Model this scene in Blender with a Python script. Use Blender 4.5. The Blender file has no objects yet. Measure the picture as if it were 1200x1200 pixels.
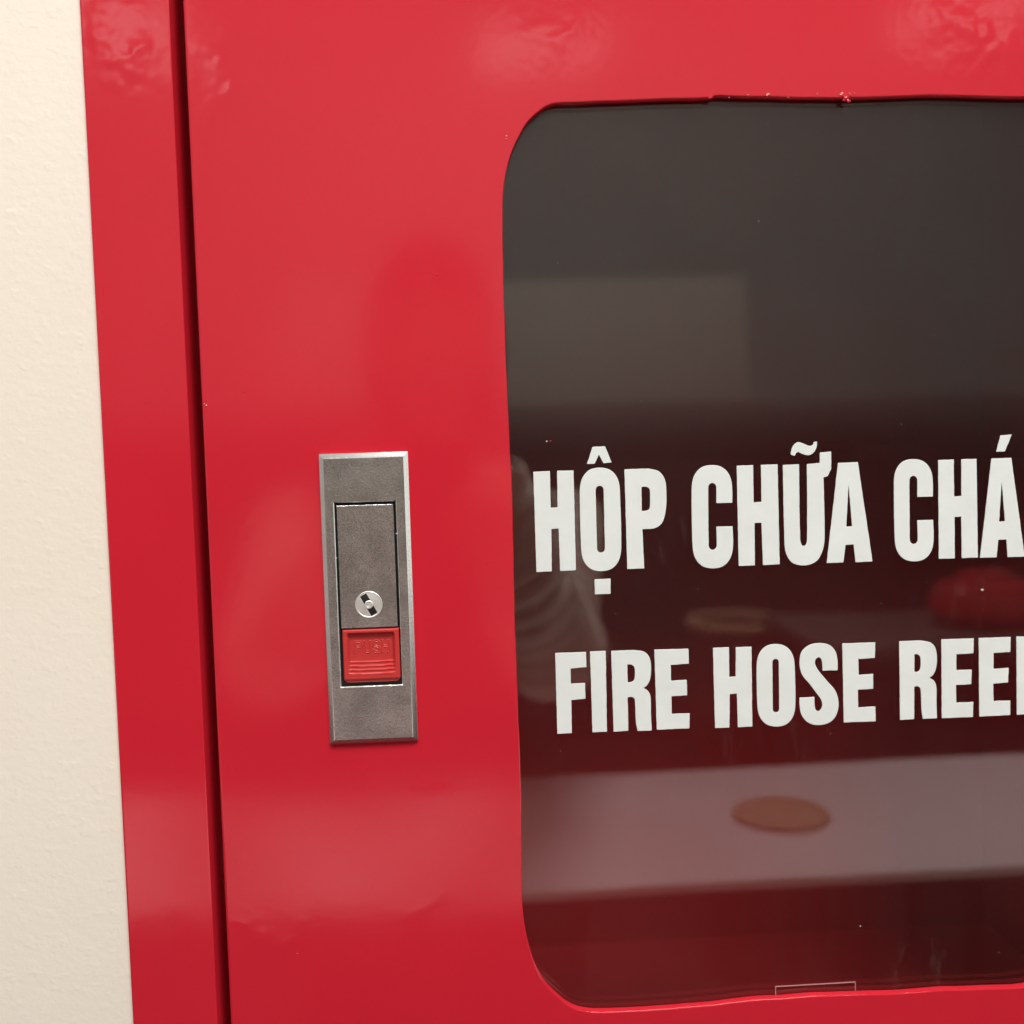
import bpy, bmesh, math, random
from mathutils import Vector, Matrix, noise, geometry

# ------------------------------------------------------------------ camera, light, exposure
sc = bpy.context.scene
COL = sc.collection
MM = 0.001
Z0 = 1.40                                   # height of the lens above the floor
cam_d = bpy.data.cameras.new('camera'); cam = bpy.data.objects.new('camera', cam_d); COL.objects.link(cam)
cam_d.sensor_fit = 'HORIZONTAL'; cam_d.sensor_width = 36.0; cam_d.lens = 36.0
cam_d.clip_start = 0.002; cam_d.clip_end = 60.0
right = Vector((0.99808963, -0.05420966, -0.02963798))
upv = Vector((0.0326616, 0.05576833, 0.99790937))
fwd = Vector((0.05244347, 0.99697102, -0.05743237))
m = Matrix((right, upv, -fwd)).transposed().to_4x4(); m.translation = Vector((0, -0.380, Z0))
cam.matrix_world = m
cam_d.dof.use_dof = True; cam_d.dof.focus_distance = 0.381; cam_d.dof.aperture_fstop = 6.5
sc.camera = cam

world = bpy.data.worlds.new('World'); sc.world = world; world.use_nodes = True
bg = world.node_tree.nodes['Background']
bg.inputs['Color'].default_value = (1.0, 0.95, 0.90, 1); bg.inputs['Strength'].default_value = 0.40

def area_lamp(name, loc, aim, sx, sy, power, colour):
    d = bpy.data.lights.new(name, 'AREA'); d.shape = 'RECTANGLE'; d.size = sx; d.size_y = sy
    d.energy = power; d.color = colour
    o = bpy.data.objects.new(name, d); COL.objects.link(o)
    o.location = loc; o.rotation_euler = (Vector(aim) - Vector(loc)).to_track_quat('-Z', 'Y').to_euler()
    return o
area_lamp('ceiling_lamp', (0.56, -1.36, 3.5), (0.1, 0, 1.2), 1.1, 0.65, 96, (1.0, 0.965, 0.915))
area_lamp('ceiling_lamp', (-1.5, -1.8, 3.5), (-0.1, 0, 1.2), 1.1, 0.65, 31, (1.0, 0.965, 0.915))
area_lamp('ceiling_lamp', (0.5, -2.62, 3.0), (0.6, -4.6, 2.3), 3.4, 0.7, 56, (0.96, 1.0, 0.95))  # added to brighten the mirrored far wall, turned away from the door
area_lamp('bevel_fill', (2.2, -0.45, 1.6), (0, -0.05, 1.4), 0.8, 1.2, 2.5, (0.93, 1.0, 0.93))  # added fill light, brightens the right bevel of the lock

area_lamp('highlight_source', (-1.02, -3.0, 2.76), (0, 0, 1.4), 0.34, 0.22, 0.5, (1.0, 0.97, 0.93))  # added lights without fittings, mirrored as pale highlights in the door's paint
area_lamp('highlight_source', (1.72, -3.0, 2.80), (0, 0, 1.4), 0.42, 0.10, 0.30, (1.0, 0.97, 0.93))
area_lamp('highlight_source', (0.32, -3.0, 2.72), (0, 0, 1.4), 0.40, 0.12, 0.30, (1.0, 0.97, 0.93))

sc.render.engine = 'CYCLES'
sc.cycles.use_denoising = True
sc.cycles.max_bounces = 6; sc.cycles.diffuse_bounces = 3; sc.cycles.glossy_bounces = 3; sc.cycles.transparent_max_bounces = 12
sc.cycles.use_adaptive_sampling = True; sc.cycles.adaptive_threshold = 0.02
sc.view_settings.view_transform = 'Standard'; sc.view_settings.look = 'None'
sc.view_settings.gamma = 1.0; sc.view_settings.use_curve_mapping = False
sc.view_settings.exposure = -0.28

LETTERS = [
  ('H', [[(28.6,-7.28),(34.86,-7.15),(34.8,-20.94),(37.38,-20.86),(37.59,-7.15),(43.79,-7.18),(43.69,-44.87),(37.69,-44.98),(37.56,-28.91),(34.82,-28.98),(34.54,-45.03),(28.73,-45.07)]], []),
  ('Ô dot', [[(45.9,-15.68),(45.93,-14.98),(45.99,-14.27),(46.07,-13.56),(46.18,-12.87),(46.32,-12.18),(46.51,-11.51),(46.68,-11),(46.89,-10.5),(47.13,-10.02),(47.4,-9.55),(47.7,-9.1),(48.03,-8.69),(48.35,-8.33),(48.71,-7.99),(49.1,-7.68),(49.51,-7.4),(49.94,-7.16),(50.38,-6.96),(50.91,-6.78),(51.46,-6.64),(52.04,-6.54),(52.61,-6.47),(53.19,-6.44),(53.76,-6.44),(54.33,-6.48),(54.91,-6.54),(55.48,-6.64),(56.05,-6.78),(56.6,-6.95),(57.12,-7.16),(57.55,-7.39),(57.96,-7.66),(58.36,-7.96),(58.73,-8.3),(59.08,-8.66),(59.39,-9.03),(59.69,-9.47),(59.97,-9.93),(60.22,-10.42),(60.44,-10.92),(60.62,-11.44),(60.77,-11.95),(60.92,-12.63),(61.02,-13.33),(61.09,-14.04),(61.13,-14.75),(61.15,-15.46),(61.17,-16.16),(61.22,-19.52),(61.26,-22.87),(61.28,-26.23),(61.27,-29.6),(61.24,-32.96),(61.18,-36.33),(61.15,-37.04),(61.1,-37.75),(61.02,-38.46),(60.9,-39.17),(60.76,-39.86),(60.58,-40.54),(60.41,-41.05),(60.2,-41.55),(59.95,-42.04),(59.68,-42.52),(59.38,-42.97),(59.05,-43.38),(58.72,-43.74),(58.36,-44.08),(57.97,-44.4),(57.55,-44.68),(57.12,-44.92),(56.68,-45.12),(56.15,-45.3),(55.59,-45.44),(55.01,-45.54),(54.43,-45.6),(53.85,-45.63),(53.28,-45.62),(52.7,-45.59),(52.12,-45.52),(51.55,-45.41),(50.98,-45.27),(50.43,-45.1),(49.9,-44.88),(49.47,-44.65),(49.06,-44.38),(48.66,-44.06),(48.29,-43.72),(47.94,-43.36),(47.63,-42.98),(47.33,-42.54),(47.05,-42.07),(46.8,-41.58),(46.58,-41.07),(46.4,-40.55),(46.25,-40.03),(46.11,-39.35),(46.01,-38.65),(45.94,-37.94),(45.9,-37.22),(45.88,-36.51),(45.86,-35.8),(45.82,-32.44),(45.79,-29.08),(45.78,-25.72),(45.79,-22.37),(45.83,-19.02)],[(48.92,-4.94),(51.18,1.4),(55.94,1.5),(58.29,-4.66),(55.21,-4.88),(53.52,-1.63),(51.82,-4.94)],[(50.72,-48.61),(56.82,-48.59),(56.68,-54.36),(50.66,-54.38)]], [[(51.97,-15.06),(51.98,-14.93),(51.99,-14.79),(52,-14.66),(52.02,-14.53),(52.05,-14.41),(52.09,-14.28),(52.12,-14.19),(52.16,-14.09),(52.21,-14),(52.26,-13.91),(52.32,-13.83),(52.39,-13.75),(52.45,-13.69),(52.52,-13.63),(52.6,-13.57),(52.68,-13.51),(52.76,-13.47),(52.85,-13.43),(52.95,-13.4),(53.06,-13.37),(53.17,-13.36),(53.29,-13.34),(53.4,-13.34),(53.51,-13.34),(53.62,-13.35),(53.73,-13.36),(53.85,-13.38),(53.96,-13.4),(54.07,-13.43),(54.17,-13.47),(54.25,-13.52),(54.33,-13.57),(54.41,-13.62),(54.48,-13.69),(54.55,-13.75),(54.61,-13.82),(54.67,-13.91),(54.73,-13.99),(54.77,-14.08),(54.82,-14.18),(54.85,-14.27),(54.88,-14.37),(54.91,-14.5),(54.93,-14.62),(54.95,-14.76),(54.96,-14.89),(54.96,-15.02),(54.96,-15.15),(54.96,-18.75),(54.97,-22.34),(54.96,-25.94),(54.95,-29.55),(54.94,-33.16),(54.91,-36.77),(54.91,-36.9),(54.9,-37.03),(54.88,-37.17),(54.86,-37.3),(54.83,-37.43),(54.8,-37.55),(54.76,-37.65),(54.72,-37.74),(54.68,-37.83),(54.62,-37.92),(54.56,-38),(54.5,-38.08),(54.43,-38.15),(54.36,-38.21),(54.29,-38.27),(54.21,-38.32),(54.12,-38.37),(54.04,-38.4),(53.93,-38.44),(53.82,-38.46),(53.71,-38.48),(53.6,-38.49),(53.48,-38.5),(53.37,-38.5),(53.26,-38.49),(53.15,-38.48),(53.03,-38.46),(52.92,-38.43),(52.81,-38.4),(52.71,-38.36),(52.63,-38.31),(52.55,-38.26),(52.47,-38.21),(52.4,-38.14),(52.33,-38.07),(52.27,-38),(52.21,-37.92),(52.15,-37.83),(52.1,-37.74),(52.06,-37.65),(52.02,-37.55),(51.99,-37.45),(51.97,-37.33),(51.95,-37.2),(51.93,-37.06),(51.92,-36.93),(51.92,-36.8),(51.92,-36.66),(51.91,-33.05),(51.92,-29.45),(51.92,-25.84),(51.93,-22.24),(51.95,-18.65)]]),
  ('P', [[(63.08,-7.37),(72.16,-7.32),(72.85,-7.51),(73.56,-7.66),(74.27,-7.81),(74.96,-8),(75.61,-8.24),(76.19,-8.57),(76.68,-8.99),(77.13,-9.48),(77.53,-10.03),(77.89,-10.63),(78.17,-11.25),(78.39,-11.86),(78.61,-12.76),(78.74,-13.69),(78.81,-14.64),(78.84,-15.61),(78.84,-16.57),(78.84,-17.52),(78.84,-18.46),(78.83,-19.41),(78.79,-20.36),(78.72,-21.3),(78.62,-22.24),(78.48,-23.16),(78.33,-24),(78.16,-24.84),(77.95,-25.68),(77.7,-26.49),(77.38,-27.26),(76.99,-27.97),(76.64,-28.42),(76.22,-28.83),(75.73,-29.2),(75.2,-29.52),(74.65,-29.78),(74.1,-29.98),(73.35,-30.14),(72.57,-30.21),(71.78,-30.23),(70.97,-30.22),(70.16,-30.21),(69.37,-30.22),(69.77,-45.16),(63.25,-45.17)]], [[(69.4,-14.24),(69.68,-14.22),(69.95,-14.2),(70.23,-14.17),(70.5,-14.15),(70.77,-14.16),(71.03,-14.21),(71.29,-14.29),(71.57,-14.39),(71.84,-14.51),(72.08,-14.67),(72.27,-14.85),(72.39,-15.06),(72.53,-15.64),(72.6,-16.27),(72.61,-16.93),(72.6,-17.6),(72.57,-18.28),(72.55,-18.93),(72.54,-19.55),(72.54,-20.18),(72.52,-20.81),(72.47,-21.43),(72.38,-22.01),(72.22,-22.56),(72.11,-22.74),(71.94,-22.89),(71.72,-23.01),(71.48,-23.1),(71.23,-23.18),(70.99,-23.24),(70.72,-23.3),(70.43,-23.33),(70.15,-23.34),(69.86,-23.34),(69.57,-23.34),(69.28,-23.35)]]),
  ('C', [[(104.02,-21.32),(104.04,-20.54),(104.07,-19.76),(104.1,-18.99),(104.12,-18.21),(104.12,-17.43),(104.1,-16.66),(104.08,-15.94),(104.05,-15.21),(104,-14.49),(103.93,-13.77),(103.82,-13.07),(103.67,-12.37),(103.52,-11.85),(103.32,-11.33),(103.1,-10.82),(102.84,-10.32),(102.55,-9.85),(102.24,-9.41),(101.92,-9.03),(101.56,-8.66),(101.18,-8.32),(100.77,-8.01),(100.34,-7.73),(99.9,-7.5),(99.37,-7.29),(98.81,-7.11),(98.23,-6.97),(97.64,-6.87),(97.05,-6.81),(96.47,-6.77),(95.89,-6.77),(95.3,-6.8),(94.7,-6.87),(94.12,-6.97),(93.55,-7.11),(93.01,-7.3),(92.57,-7.5),(92.13,-7.74),(91.71,-8.03),(91.32,-8.35),(90.95,-8.69),(90.62,-9.05),(90.29,-9.47),(89.98,-9.93),(89.71,-10.4),(89.46,-10.9),(89.25,-11.41),(89.08,-11.92),(88.9,-12.6),(88.76,-13.3),(88.65,-14.01),(88.57,-14.73),(88.52,-15.45),(88.49,-16.16),(88.42,-19.47),(88.37,-22.79),(88.35,-26.12),(88.36,-29.45),(88.38,-32.78),(88.42,-36.11),(88.44,-36.83),(88.47,-37.56),(88.51,-38.28),(88.59,-39.01),(88.7,-39.72),(88.85,-40.42),(89,-40.94),(89.19,-41.47),(89.42,-41.98),(89.67,-42.48),(89.96,-42.96),(90.28,-43.41),(90.6,-43.8),(90.95,-44.17),(91.34,-44.51),(91.74,-44.83),(92.17,-45.11),(92.61,-45.34),(93.15,-45.56),(93.71,-45.74),(94.3,-45.89),(94.89,-45.99),(95.48,-46.06),(96.06,-46.1),(96.65,-46.1),(97.24,-46.08),(97.84,-46.01),(98.43,-45.91),(99,-45.77),(99.54,-45.59),(99.99,-45.39),(100.43,-45.14),(100.85,-44.85),(101.25,-44.53),(101.62,-44.19),(101.95,-43.82),(102.29,-43.4),(102.59,-42.94),(102.87,-42.46),(103.11,-41.96),(103.32,-41.45),(103.5,-40.93),(103.68,-40.24),(103.82,-39.53),(103.92,-38.82),(103.99,-38.09),(104.05,-37.37),(104.08,-36.65),(104.11,-35.59),(104.1,-34.52),(104.07,-33.45),(104.02,-32.38),(103.98,-31.31),(103.95,-30.25),(97.71,-30.2),(97.72,-31.38),(97.74,-32.55),(97.76,-33.73),(97.77,-34.91),(97.76,-36.08),(97.75,-37.26),(97.74,-37.41),(97.72,-37.56),(97.68,-37.72),(97.64,-37.86),(97.59,-38.01),(97.52,-38.14),(97.45,-38.26),(97.36,-38.38),(97.27,-38.49),(97.17,-38.6),(97.06,-38.69),(96.94,-38.77),(96.82,-38.83),(96.7,-38.89),(96.56,-38.93),(96.43,-38.96),(96.29,-38.98),(96.16,-38.98),(96.02,-38.97),(95.89,-38.94),(95.75,-38.9),(95.62,-38.85),(95.5,-38.79),(95.38,-38.72),(95.27,-38.63),(95.16,-38.53),(95.06,-38.42),(94.97,-38.3),(94.89,-38.17),(94.82,-38.05),(94.76,-37.91),(94.72,-37.76),(94.68,-37.61),(94.65,-37.46),(94.64,-37.3),(94.63,-37.15),(94.65,-33.5),(94.67,-29.85),(94.71,-26.2),(94.75,-22.56),(94.81,-18.92),(94.88,-15.29),(94.89,-15.14),(94.91,-14.99),(94.94,-14.84),(94.99,-14.69),(95.04,-14.55),(95.1,-14.41),(95.18,-14.29),(95.26,-14.17),(95.35,-14.06),(95.46,-13.96),(95.57,-13.87),(95.68,-13.79),(95.8,-13.72),(95.93,-13.67),(96.06,-13.63),(96.2,-13.59),(96.33,-13.58),(96.46,-13.57),(96.6,-13.59),(96.73,-13.61),(96.87,-13.65),(97,-13.7),(97.12,-13.76),(97.24,-13.83),(97.35,-13.92),(97.46,-14.02),(97.56,-14.13),(97.65,-14.25),(97.73,-14.37),(97.79,-14.5),(97.85,-14.64),(97.9,-14.78),(97.94,-14.93),(97.96,-15.08),(97.98,-15.24),(97.99,-15.39),(97.99,-16.37),(97.98,-17.35),(97.95,-18.33),(97.93,-19.32),(97.9,-20.3),(97.88,-21.28)]], []),
  ('H', [[(105.95,-7.33),(112.27,-7.3),(112.26,-21.47),(115.26,-21.34),(115.25,-7.28),(121.7,-7.25),(121.94,-45.42),(115.45,-45.53),(115.13,-29.3),(112.48,-29.33),(112.33,-45.54),(106.1,-45.54)]], []),
  ('U horn tilde', [[(123.72,-7.6),(129.98,-7.46),(129.97,-12.11),(129.96,-16.77),(129.94,-21.43),(129.93,-26.1),(129.95,-30.77),(130.01,-35.45),(130.02,-35.89),(130.06,-36.35),(130.13,-36.8),(130.21,-37.24),(130.33,-37.67),(130.47,-38.08),(130.55,-38.24),(130.67,-38.39),(130.81,-38.53),(130.97,-38.65),(131.13,-38.73),(131.29,-38.76),(131.46,-38.74),(131.66,-38.68),(131.85,-38.58),(132.03,-38.45),(132.18,-38.3),(132.29,-38.14),(132.44,-37.75),(132.55,-37.33),(132.63,-36.89),(132.69,-36.44),(132.72,-35.99),(132.74,-35.54),(132.83,-30.86),(132.89,-26.19),(132.93,-21.52),(132.96,-16.86),(132.99,-12.2),(133.03,-7.55),(137.98,-7.22),(138.12,-3.25),(142.5,-3.06),(142.42,-9.62),(141.06,-12.34),(139.4,-12.78),(139.44,-16.6),(139.5,-20.43),(139.55,-24.26),(139.59,-28.1),(139.59,-31.94),(139.53,-35.77),(139.5,-36.6),(139.43,-37.43),(139.32,-38.26),(139.17,-39.08),(138.97,-39.88),(138.73,-40.65),(138.45,-41.39),(138.13,-42.13),(137.77,-42.86),(137.36,-43.54),(136.89,-44.15),(136.35,-44.67),(135.71,-45.11),(134.98,-45.48),(134.2,-45.78),(133.38,-46.01),(132.56,-46.16),(131.77,-46.23),(130.92,-46.22),(130.04,-46.13),(129.16,-45.97),(128.3,-45.72),(127.51,-45.4),(126.81,-44.99),(126.25,-44.5),(125.75,-43.89),(125.32,-43.21),(124.94,-42.47),(124.63,-41.72),(124.38,-40.97),(124.16,-40.06),(124.02,-39.11),(123.95,-38.15),(123.91,-37.18),(123.9,-36.2),(123.89,-35.24),(123.82,-30.62),(123.77,-26),(123.75,-21.39),(123.74,-16.79),(123.73,-12.19)],[(126.82,-3.24),(126.92,-2.79),(127.02,-2.33),(127.14,-1.87),(127.29,-1.42),(127.46,-0.99),(127.68,-0.6),(127.91,-0.28),(128.19,0.03),(128.49,0.31),(128.82,0.56),(129.17,0.76),(129.51,0.88),(129.83,0.92),(130.17,0.88),(130.52,0.8),(130.87,0.67),(131.23,0.54),(131.57,0.42),(131.98,0.26),(132.39,0.06),(132.8,-0.15),(133.2,-0.35),(133.61,-0.51),(134.03,-0.62),(134.26,-0.64),(134.52,-0.62),(134.78,-0.57),(135.02,-0.49),(135.24,-0.38),(135.43,-0.26),(135.54,-0.13),(135.61,0.03),(135.66,0.21),(135.69,0.4),(135.73,0.6),(135.77,0.78),(137.1,0.91),(137.05,0.5),(137.01,0.09),(136.98,-0.33),(136.93,-0.73),(136.85,-1.13),(136.74,-1.51),(136.58,-1.87),(136.39,-2.24),(136.18,-2.59),(135.94,-2.92),(135.67,-3.23),(135.39,-3.49),(135.13,-3.68),(134.85,-3.84),(134.54,-3.98),(134.21,-4.08),(133.88,-4.14),(133.57,-4.17),(133.16,-4.14),(132.75,-4.07),(132.33,-3.95),(131.92,-3.82),(131.51,-3.67),(131.1,-3.53),(130.86,-3.42),(130.63,-3.29),(130.39,-3.14),(130.17,-3),(129.94,-2.9),(129.71,-2.84),(129.56,-2.85),(129.42,-2.9),(129.27,-2.98),(129.12,-3.08),(128.99,-3.19),(128.88,-3.3),(128.77,-3.44),(128.68,-3.59),(128.6,-3.75),(128.53,-3.92),(128.45,-4.09),(128.37,-4.26),(126.98,-3.81),(126.95,-3.72),(126.91,-3.62),(126.87,-3.52),(126.83,-3.43),(126.82,-3.33)]], []),
  ('A', [[(145.09,-7.43),(152.8,-7.34),(158.16,-45.6),(151.48,-45.7),(150.8,-38.78),(147.64,-38.92),(146.73,-45.61),(140.24,-45.63)]], [[(149.06,-15.44),(150.3,-31.8),(148.05,-31.89)]]),
  ('C', [[(182.02,-21.46),(182.03,-20.62),(182.05,-19.78),(182.07,-18.94),(182.08,-18.1),(182.08,-17.26),(182.05,-16.42),(182.02,-15.72),(181.98,-15.02),(181.93,-14.32),(181.85,-13.63),(181.73,-12.94),(181.58,-12.27),(181.42,-11.77),(181.23,-11.26),(181,-10.77),(180.74,-10.29),(180.46,-9.83),(180.14,-9.4),(179.83,-9.03),(179.48,-8.68),(179.1,-8.35),(178.69,-8.04),(178.27,-7.78),(177.84,-7.56),(177.31,-7.35),(176.76,-7.18),(176.19,-7.05),(175.62,-6.95),(175.04,-6.88),(174.47,-6.85),(173.9,-6.85),(173.32,-6.88),(172.74,-6.94),(172.17,-7.04),(171.62,-7.18),(171.09,-7.36),(170.66,-7.55),(170.24,-7.79),(169.83,-8.07),(169.45,-8.38),(169.09,-8.71),(168.77,-9.06),(168.45,-9.46),(168.16,-9.9),(167.9,-10.37),(167.66,-10.85),(167.46,-11.34),(167.3,-11.83),(167.13,-12.49),(167,-13.17),(166.9,-13.86),(166.83,-14.55),(166.79,-15.25),(166.77,-15.94),(166.73,-19.36),(166.73,-22.78),(166.75,-26.21),(166.79,-29.64),(166.85,-33.07),(166.93,-36.51),(166.95,-37.21),(166.99,-37.91),(167.04,-38.62),(167.12,-39.31),(167.24,-40),(167.39,-40.68),(167.55,-41.19),(167.74,-41.7),(167.97,-42.2),(168.23,-42.68),(168.51,-43.15),(168.83,-43.58),(169.14,-43.95),(169.49,-44.31),(169.87,-44.65),(170.28,-44.95),(170.7,-45.22),(171.13,-45.45),(171.66,-45.66),(172.21,-45.84),(172.79,-45.98),(173.37,-46.08),(173.95,-46.15),(174.52,-46.18),(175.09,-46.19),(175.67,-46.16),(176.26,-46.1),(176.83,-46),(177.39,-45.87),(177.92,-45.69),(178.35,-45.49),(178.78,-45.25),(179.19,-44.98),(179.58,-44.67),(179.93,-44.33),(180.26,-43.98),(180.58,-43.57),(180.87,-43.12),(181.14,-42.66),(181.37,-42.17),(181.57,-41.68),(181.73,-41.18),(181.9,-40.51),(182.03,-39.83),(182.12,-39.13),(182.19,-38.43),(182.23,-37.73),(182.26,-37.03),(182.27,-35.93),(182.25,-34.82),(182.2,-33.72),(182.15,-32.61),(182.09,-31.5),(182.05,-30.4),(175.85,-30.36),(175.87,-31.59),(175.9,-32.82),(175.93,-34.06),(175.95,-35.29),(175.97,-36.52),(175.96,-37.75),(175.96,-37.9),(175.94,-38.05),(175.91,-38.2),(175.86,-38.35),(175.81,-38.49),(175.75,-38.62),(175.68,-38.74),(175.6,-38.85),(175.5,-38.97),(175.4,-39.07),(175.29,-39.16),(175.18,-39.24),(175.06,-39.3),(174.94,-39.35),(174.8,-39.4),(174.67,-39.43),(174.53,-39.44),(174.4,-39.45),(174.27,-39.43),(174.13,-39.41),(174,-39.37),(173.87,-39.32),(173.74,-39.26),(173.63,-39.19),(173.51,-39.1),(173.41,-39),(173.31,-38.89),(173.21,-38.77),(173.13,-38.65),(173.06,-38.53),(173,-38.39),(172.96,-38.25),(172.92,-38.1),(172.89,-37.95),(172.87,-37.8),(172.86,-37.64),(172.84,-33.86),(172.82,-30.07),(172.82,-26.29),(172.82,-22.51),(172.84,-18.73),(172.87,-14.97),(172.87,-14.82),(172.89,-14.67),(172.92,-14.52),(172.97,-14.37),(173.02,-14.24),(173.08,-14.1),(173.15,-13.99),(173.23,-13.87),(173.33,-13.76),(173.43,-13.66),(173.54,-13.57),(173.65,-13.49),(173.76,-13.42),(173.89,-13.37),(174.02,-13.33),(174.16,-13.3),(174.29,-13.28),(174.42,-13.28),(174.55,-13.29),(174.69,-13.32),(174.82,-13.35),(174.96,-13.4),(175.08,-13.47),(175.19,-13.53),(175.31,-13.62),(175.41,-13.72),(175.51,-13.83),(175.61,-13.94),(175.69,-14.06),(175.75,-14.19),(175.81,-14.32),(175.86,-14.46),(175.9,-14.61),(175.93,-14.76),(175.95,-14.91),(175.96,-15.06),(175.97,-16.12),(175.97,-17.18),(175.96,-18.24),(175.94,-19.3),(175.92,-20.37),(175.91,-21.43)]], []),
  ('H', [[(184.2,-7.55),(190.31,-7.49),(190.4,-21.65),(193.26,-21.57),(193.24,-7.49),(199.28,-7.51),(199.65,-45.58),(193.32,-45.61),(193.14,-29.53),(190.53,-29.61),(190.54,-45.59),(184.23,-45.54)]], []),
  ('A acute', [[(205.16,-7.52),(213,-7.51),(218.28,-45.91),(211.49,-45.83),(211,-38.95),(207.78,-39.01),(207.09,-45.76),(200.49,-45.7)],[(207.02,-5.04),(208.72,1.2),(213.18,1.4),(210.47,-4.98)]], [[(209.19,-16.17),(210.42,-31.92),(208.14,-32.01)]]),
  ('Y', [[(218.65,-7.52),(225.57,-7.48),(228.12,-21.04),(230.65,-7.46),(237.43,-7.42),(231.35,-31.46),(231.54,-45.71),(225.07,-45.73),(224.9,-31.41)]], []),
  ('F', [[(34.98,-76.18),(46.69,-76.24),(46.78,-82.06),(40.67,-82.38),(40.68,-88.2),(46.06,-88.18),(46.07,-94.17),(40.67,-94.52),(40.5,-107.27),(34.95,-107.27)]], []),
  ('I', [[(48.24,-76.14),(54.27,-76.14),(54,-107.3),(48.43,-107.29)]], []),
  ('R', [[(56.39,-76.22),(64.89,-76.24),(65.59,-76.35),(66.29,-76.44),(67,-76.53),(67.69,-76.64),(68.35,-76.81),(68.97,-77.06),(69.39,-77.31),(69.78,-77.62),(70.15,-77.99),(70.48,-78.4),(70.75,-78.83),(70.97,-79.27),(71.18,-79.88),(71.33,-80.53),(71.44,-81.2),(71.5,-81.89),(71.53,-82.57),(71.54,-83.24),(71.53,-83.99),(71.49,-84.75),(71.42,-85.51),(71.32,-86.27),(71.19,-87.01),(71.03,-87.74),(70.91,-88.13),(70.77,-88.52),(70.59,-88.89),(70.38,-89.25),(70.15,-89.6),(69.91,-89.92),(69.71,-90.14),(69.47,-90.33),(69.21,-90.5),(68.94,-90.67),(68.67,-90.83),(68.41,-91.01),(68.7,-91.2),(69.01,-91.39),(69.31,-91.58),(69.61,-91.77),(69.88,-91.99),(70.11,-92.23),(70.33,-92.54),(70.54,-92.87),(70.72,-93.22),(70.87,-93.59),(70.98,-93.96),(71.05,-94.34),(71.13,-95.35),(71.15,-96.38),(71.14,-97.41),(71.11,-98.45),(71.08,-99.49),(71.08,-100.53),(71.1,-101.7),(71.12,-102.87),(71.15,-104.05),(71.19,-105.22),(71.22,-106.39),(71.25,-107.57),(65.82,-107.57),(65.71,-107.05),(65.6,-106.52),(65.48,-105.99),(65.37,-105.47),(65.29,-104.94),(65.23,-104.4),(65.17,-103.17),(65.14,-101.93),(65.13,-100.69),(65.13,-99.44),(65.11,-98.2),(65.07,-96.97),(65.06,-96.61),(65.05,-96.24),(65.03,-95.88),(64.99,-95.52),(64.91,-95.19),(64.79,-94.89),(64.67,-94.73),(64.51,-94.6),(64.31,-94.48),(64.09,-94.39),(63.87,-94.32),(63.66,-94.27),(63.43,-94.24),(63.2,-94.25),(62.97,-94.27),(62.73,-94.31),(62.5,-94.35),(62.26,-94.37),(62.21,-107.33),(56.54,-107.41)]], [[(62.39,-81.71),(62.63,-81.71),(62.87,-81.7),(63.11,-81.69),(63.34,-81.69),(63.57,-81.72),(63.78,-81.77),(64.02,-81.86),(64.25,-81.98),(64.49,-82.11),(64.69,-82.27),(64.87,-82.44),(64.99,-82.64),(65.12,-83),(65.2,-83.38),(65.25,-83.79),(65.27,-84.21),(65.27,-84.63),(65.27,-85.04),(65.25,-85.49),(65.23,-85.96),(65.19,-86.43),(65.12,-86.89),(65.02,-87.33),(64.88,-87.73),(64.77,-87.91),(64.61,-88.07),(64.42,-88.21),(64.22,-88.33),(64,-88.43),(63.79,-88.51),(63.57,-88.57),(63.35,-88.6),(63.11,-88.61),(62.87,-88.61),(62.63,-88.61),(62.4,-88.62)]]),
  ('E', [[(72.92,-76.4),(86.06,-76.59),(86.11,-82.36),(79.11,-82.56),(79.15,-88.66),(85.16,-88.58),(85.21,-94.53),(79.1,-94.68),(79.13,-101.54),(86.06,-101.59),(85.86,-107.39),(73.23,-107.41)]], []),
  ('H', [[(95.54,-76.64),(101.73,-76.64),(101.69,-88.2),(104.18,-88.05),(104.38,-76.75),(110.5,-76.75),(110.32,-107.81),(104.67,-107.81),(104.48,-94.68),(101.74,-94.82),(101.35,-107.83),(95.79,-107.75)]], []),
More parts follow.
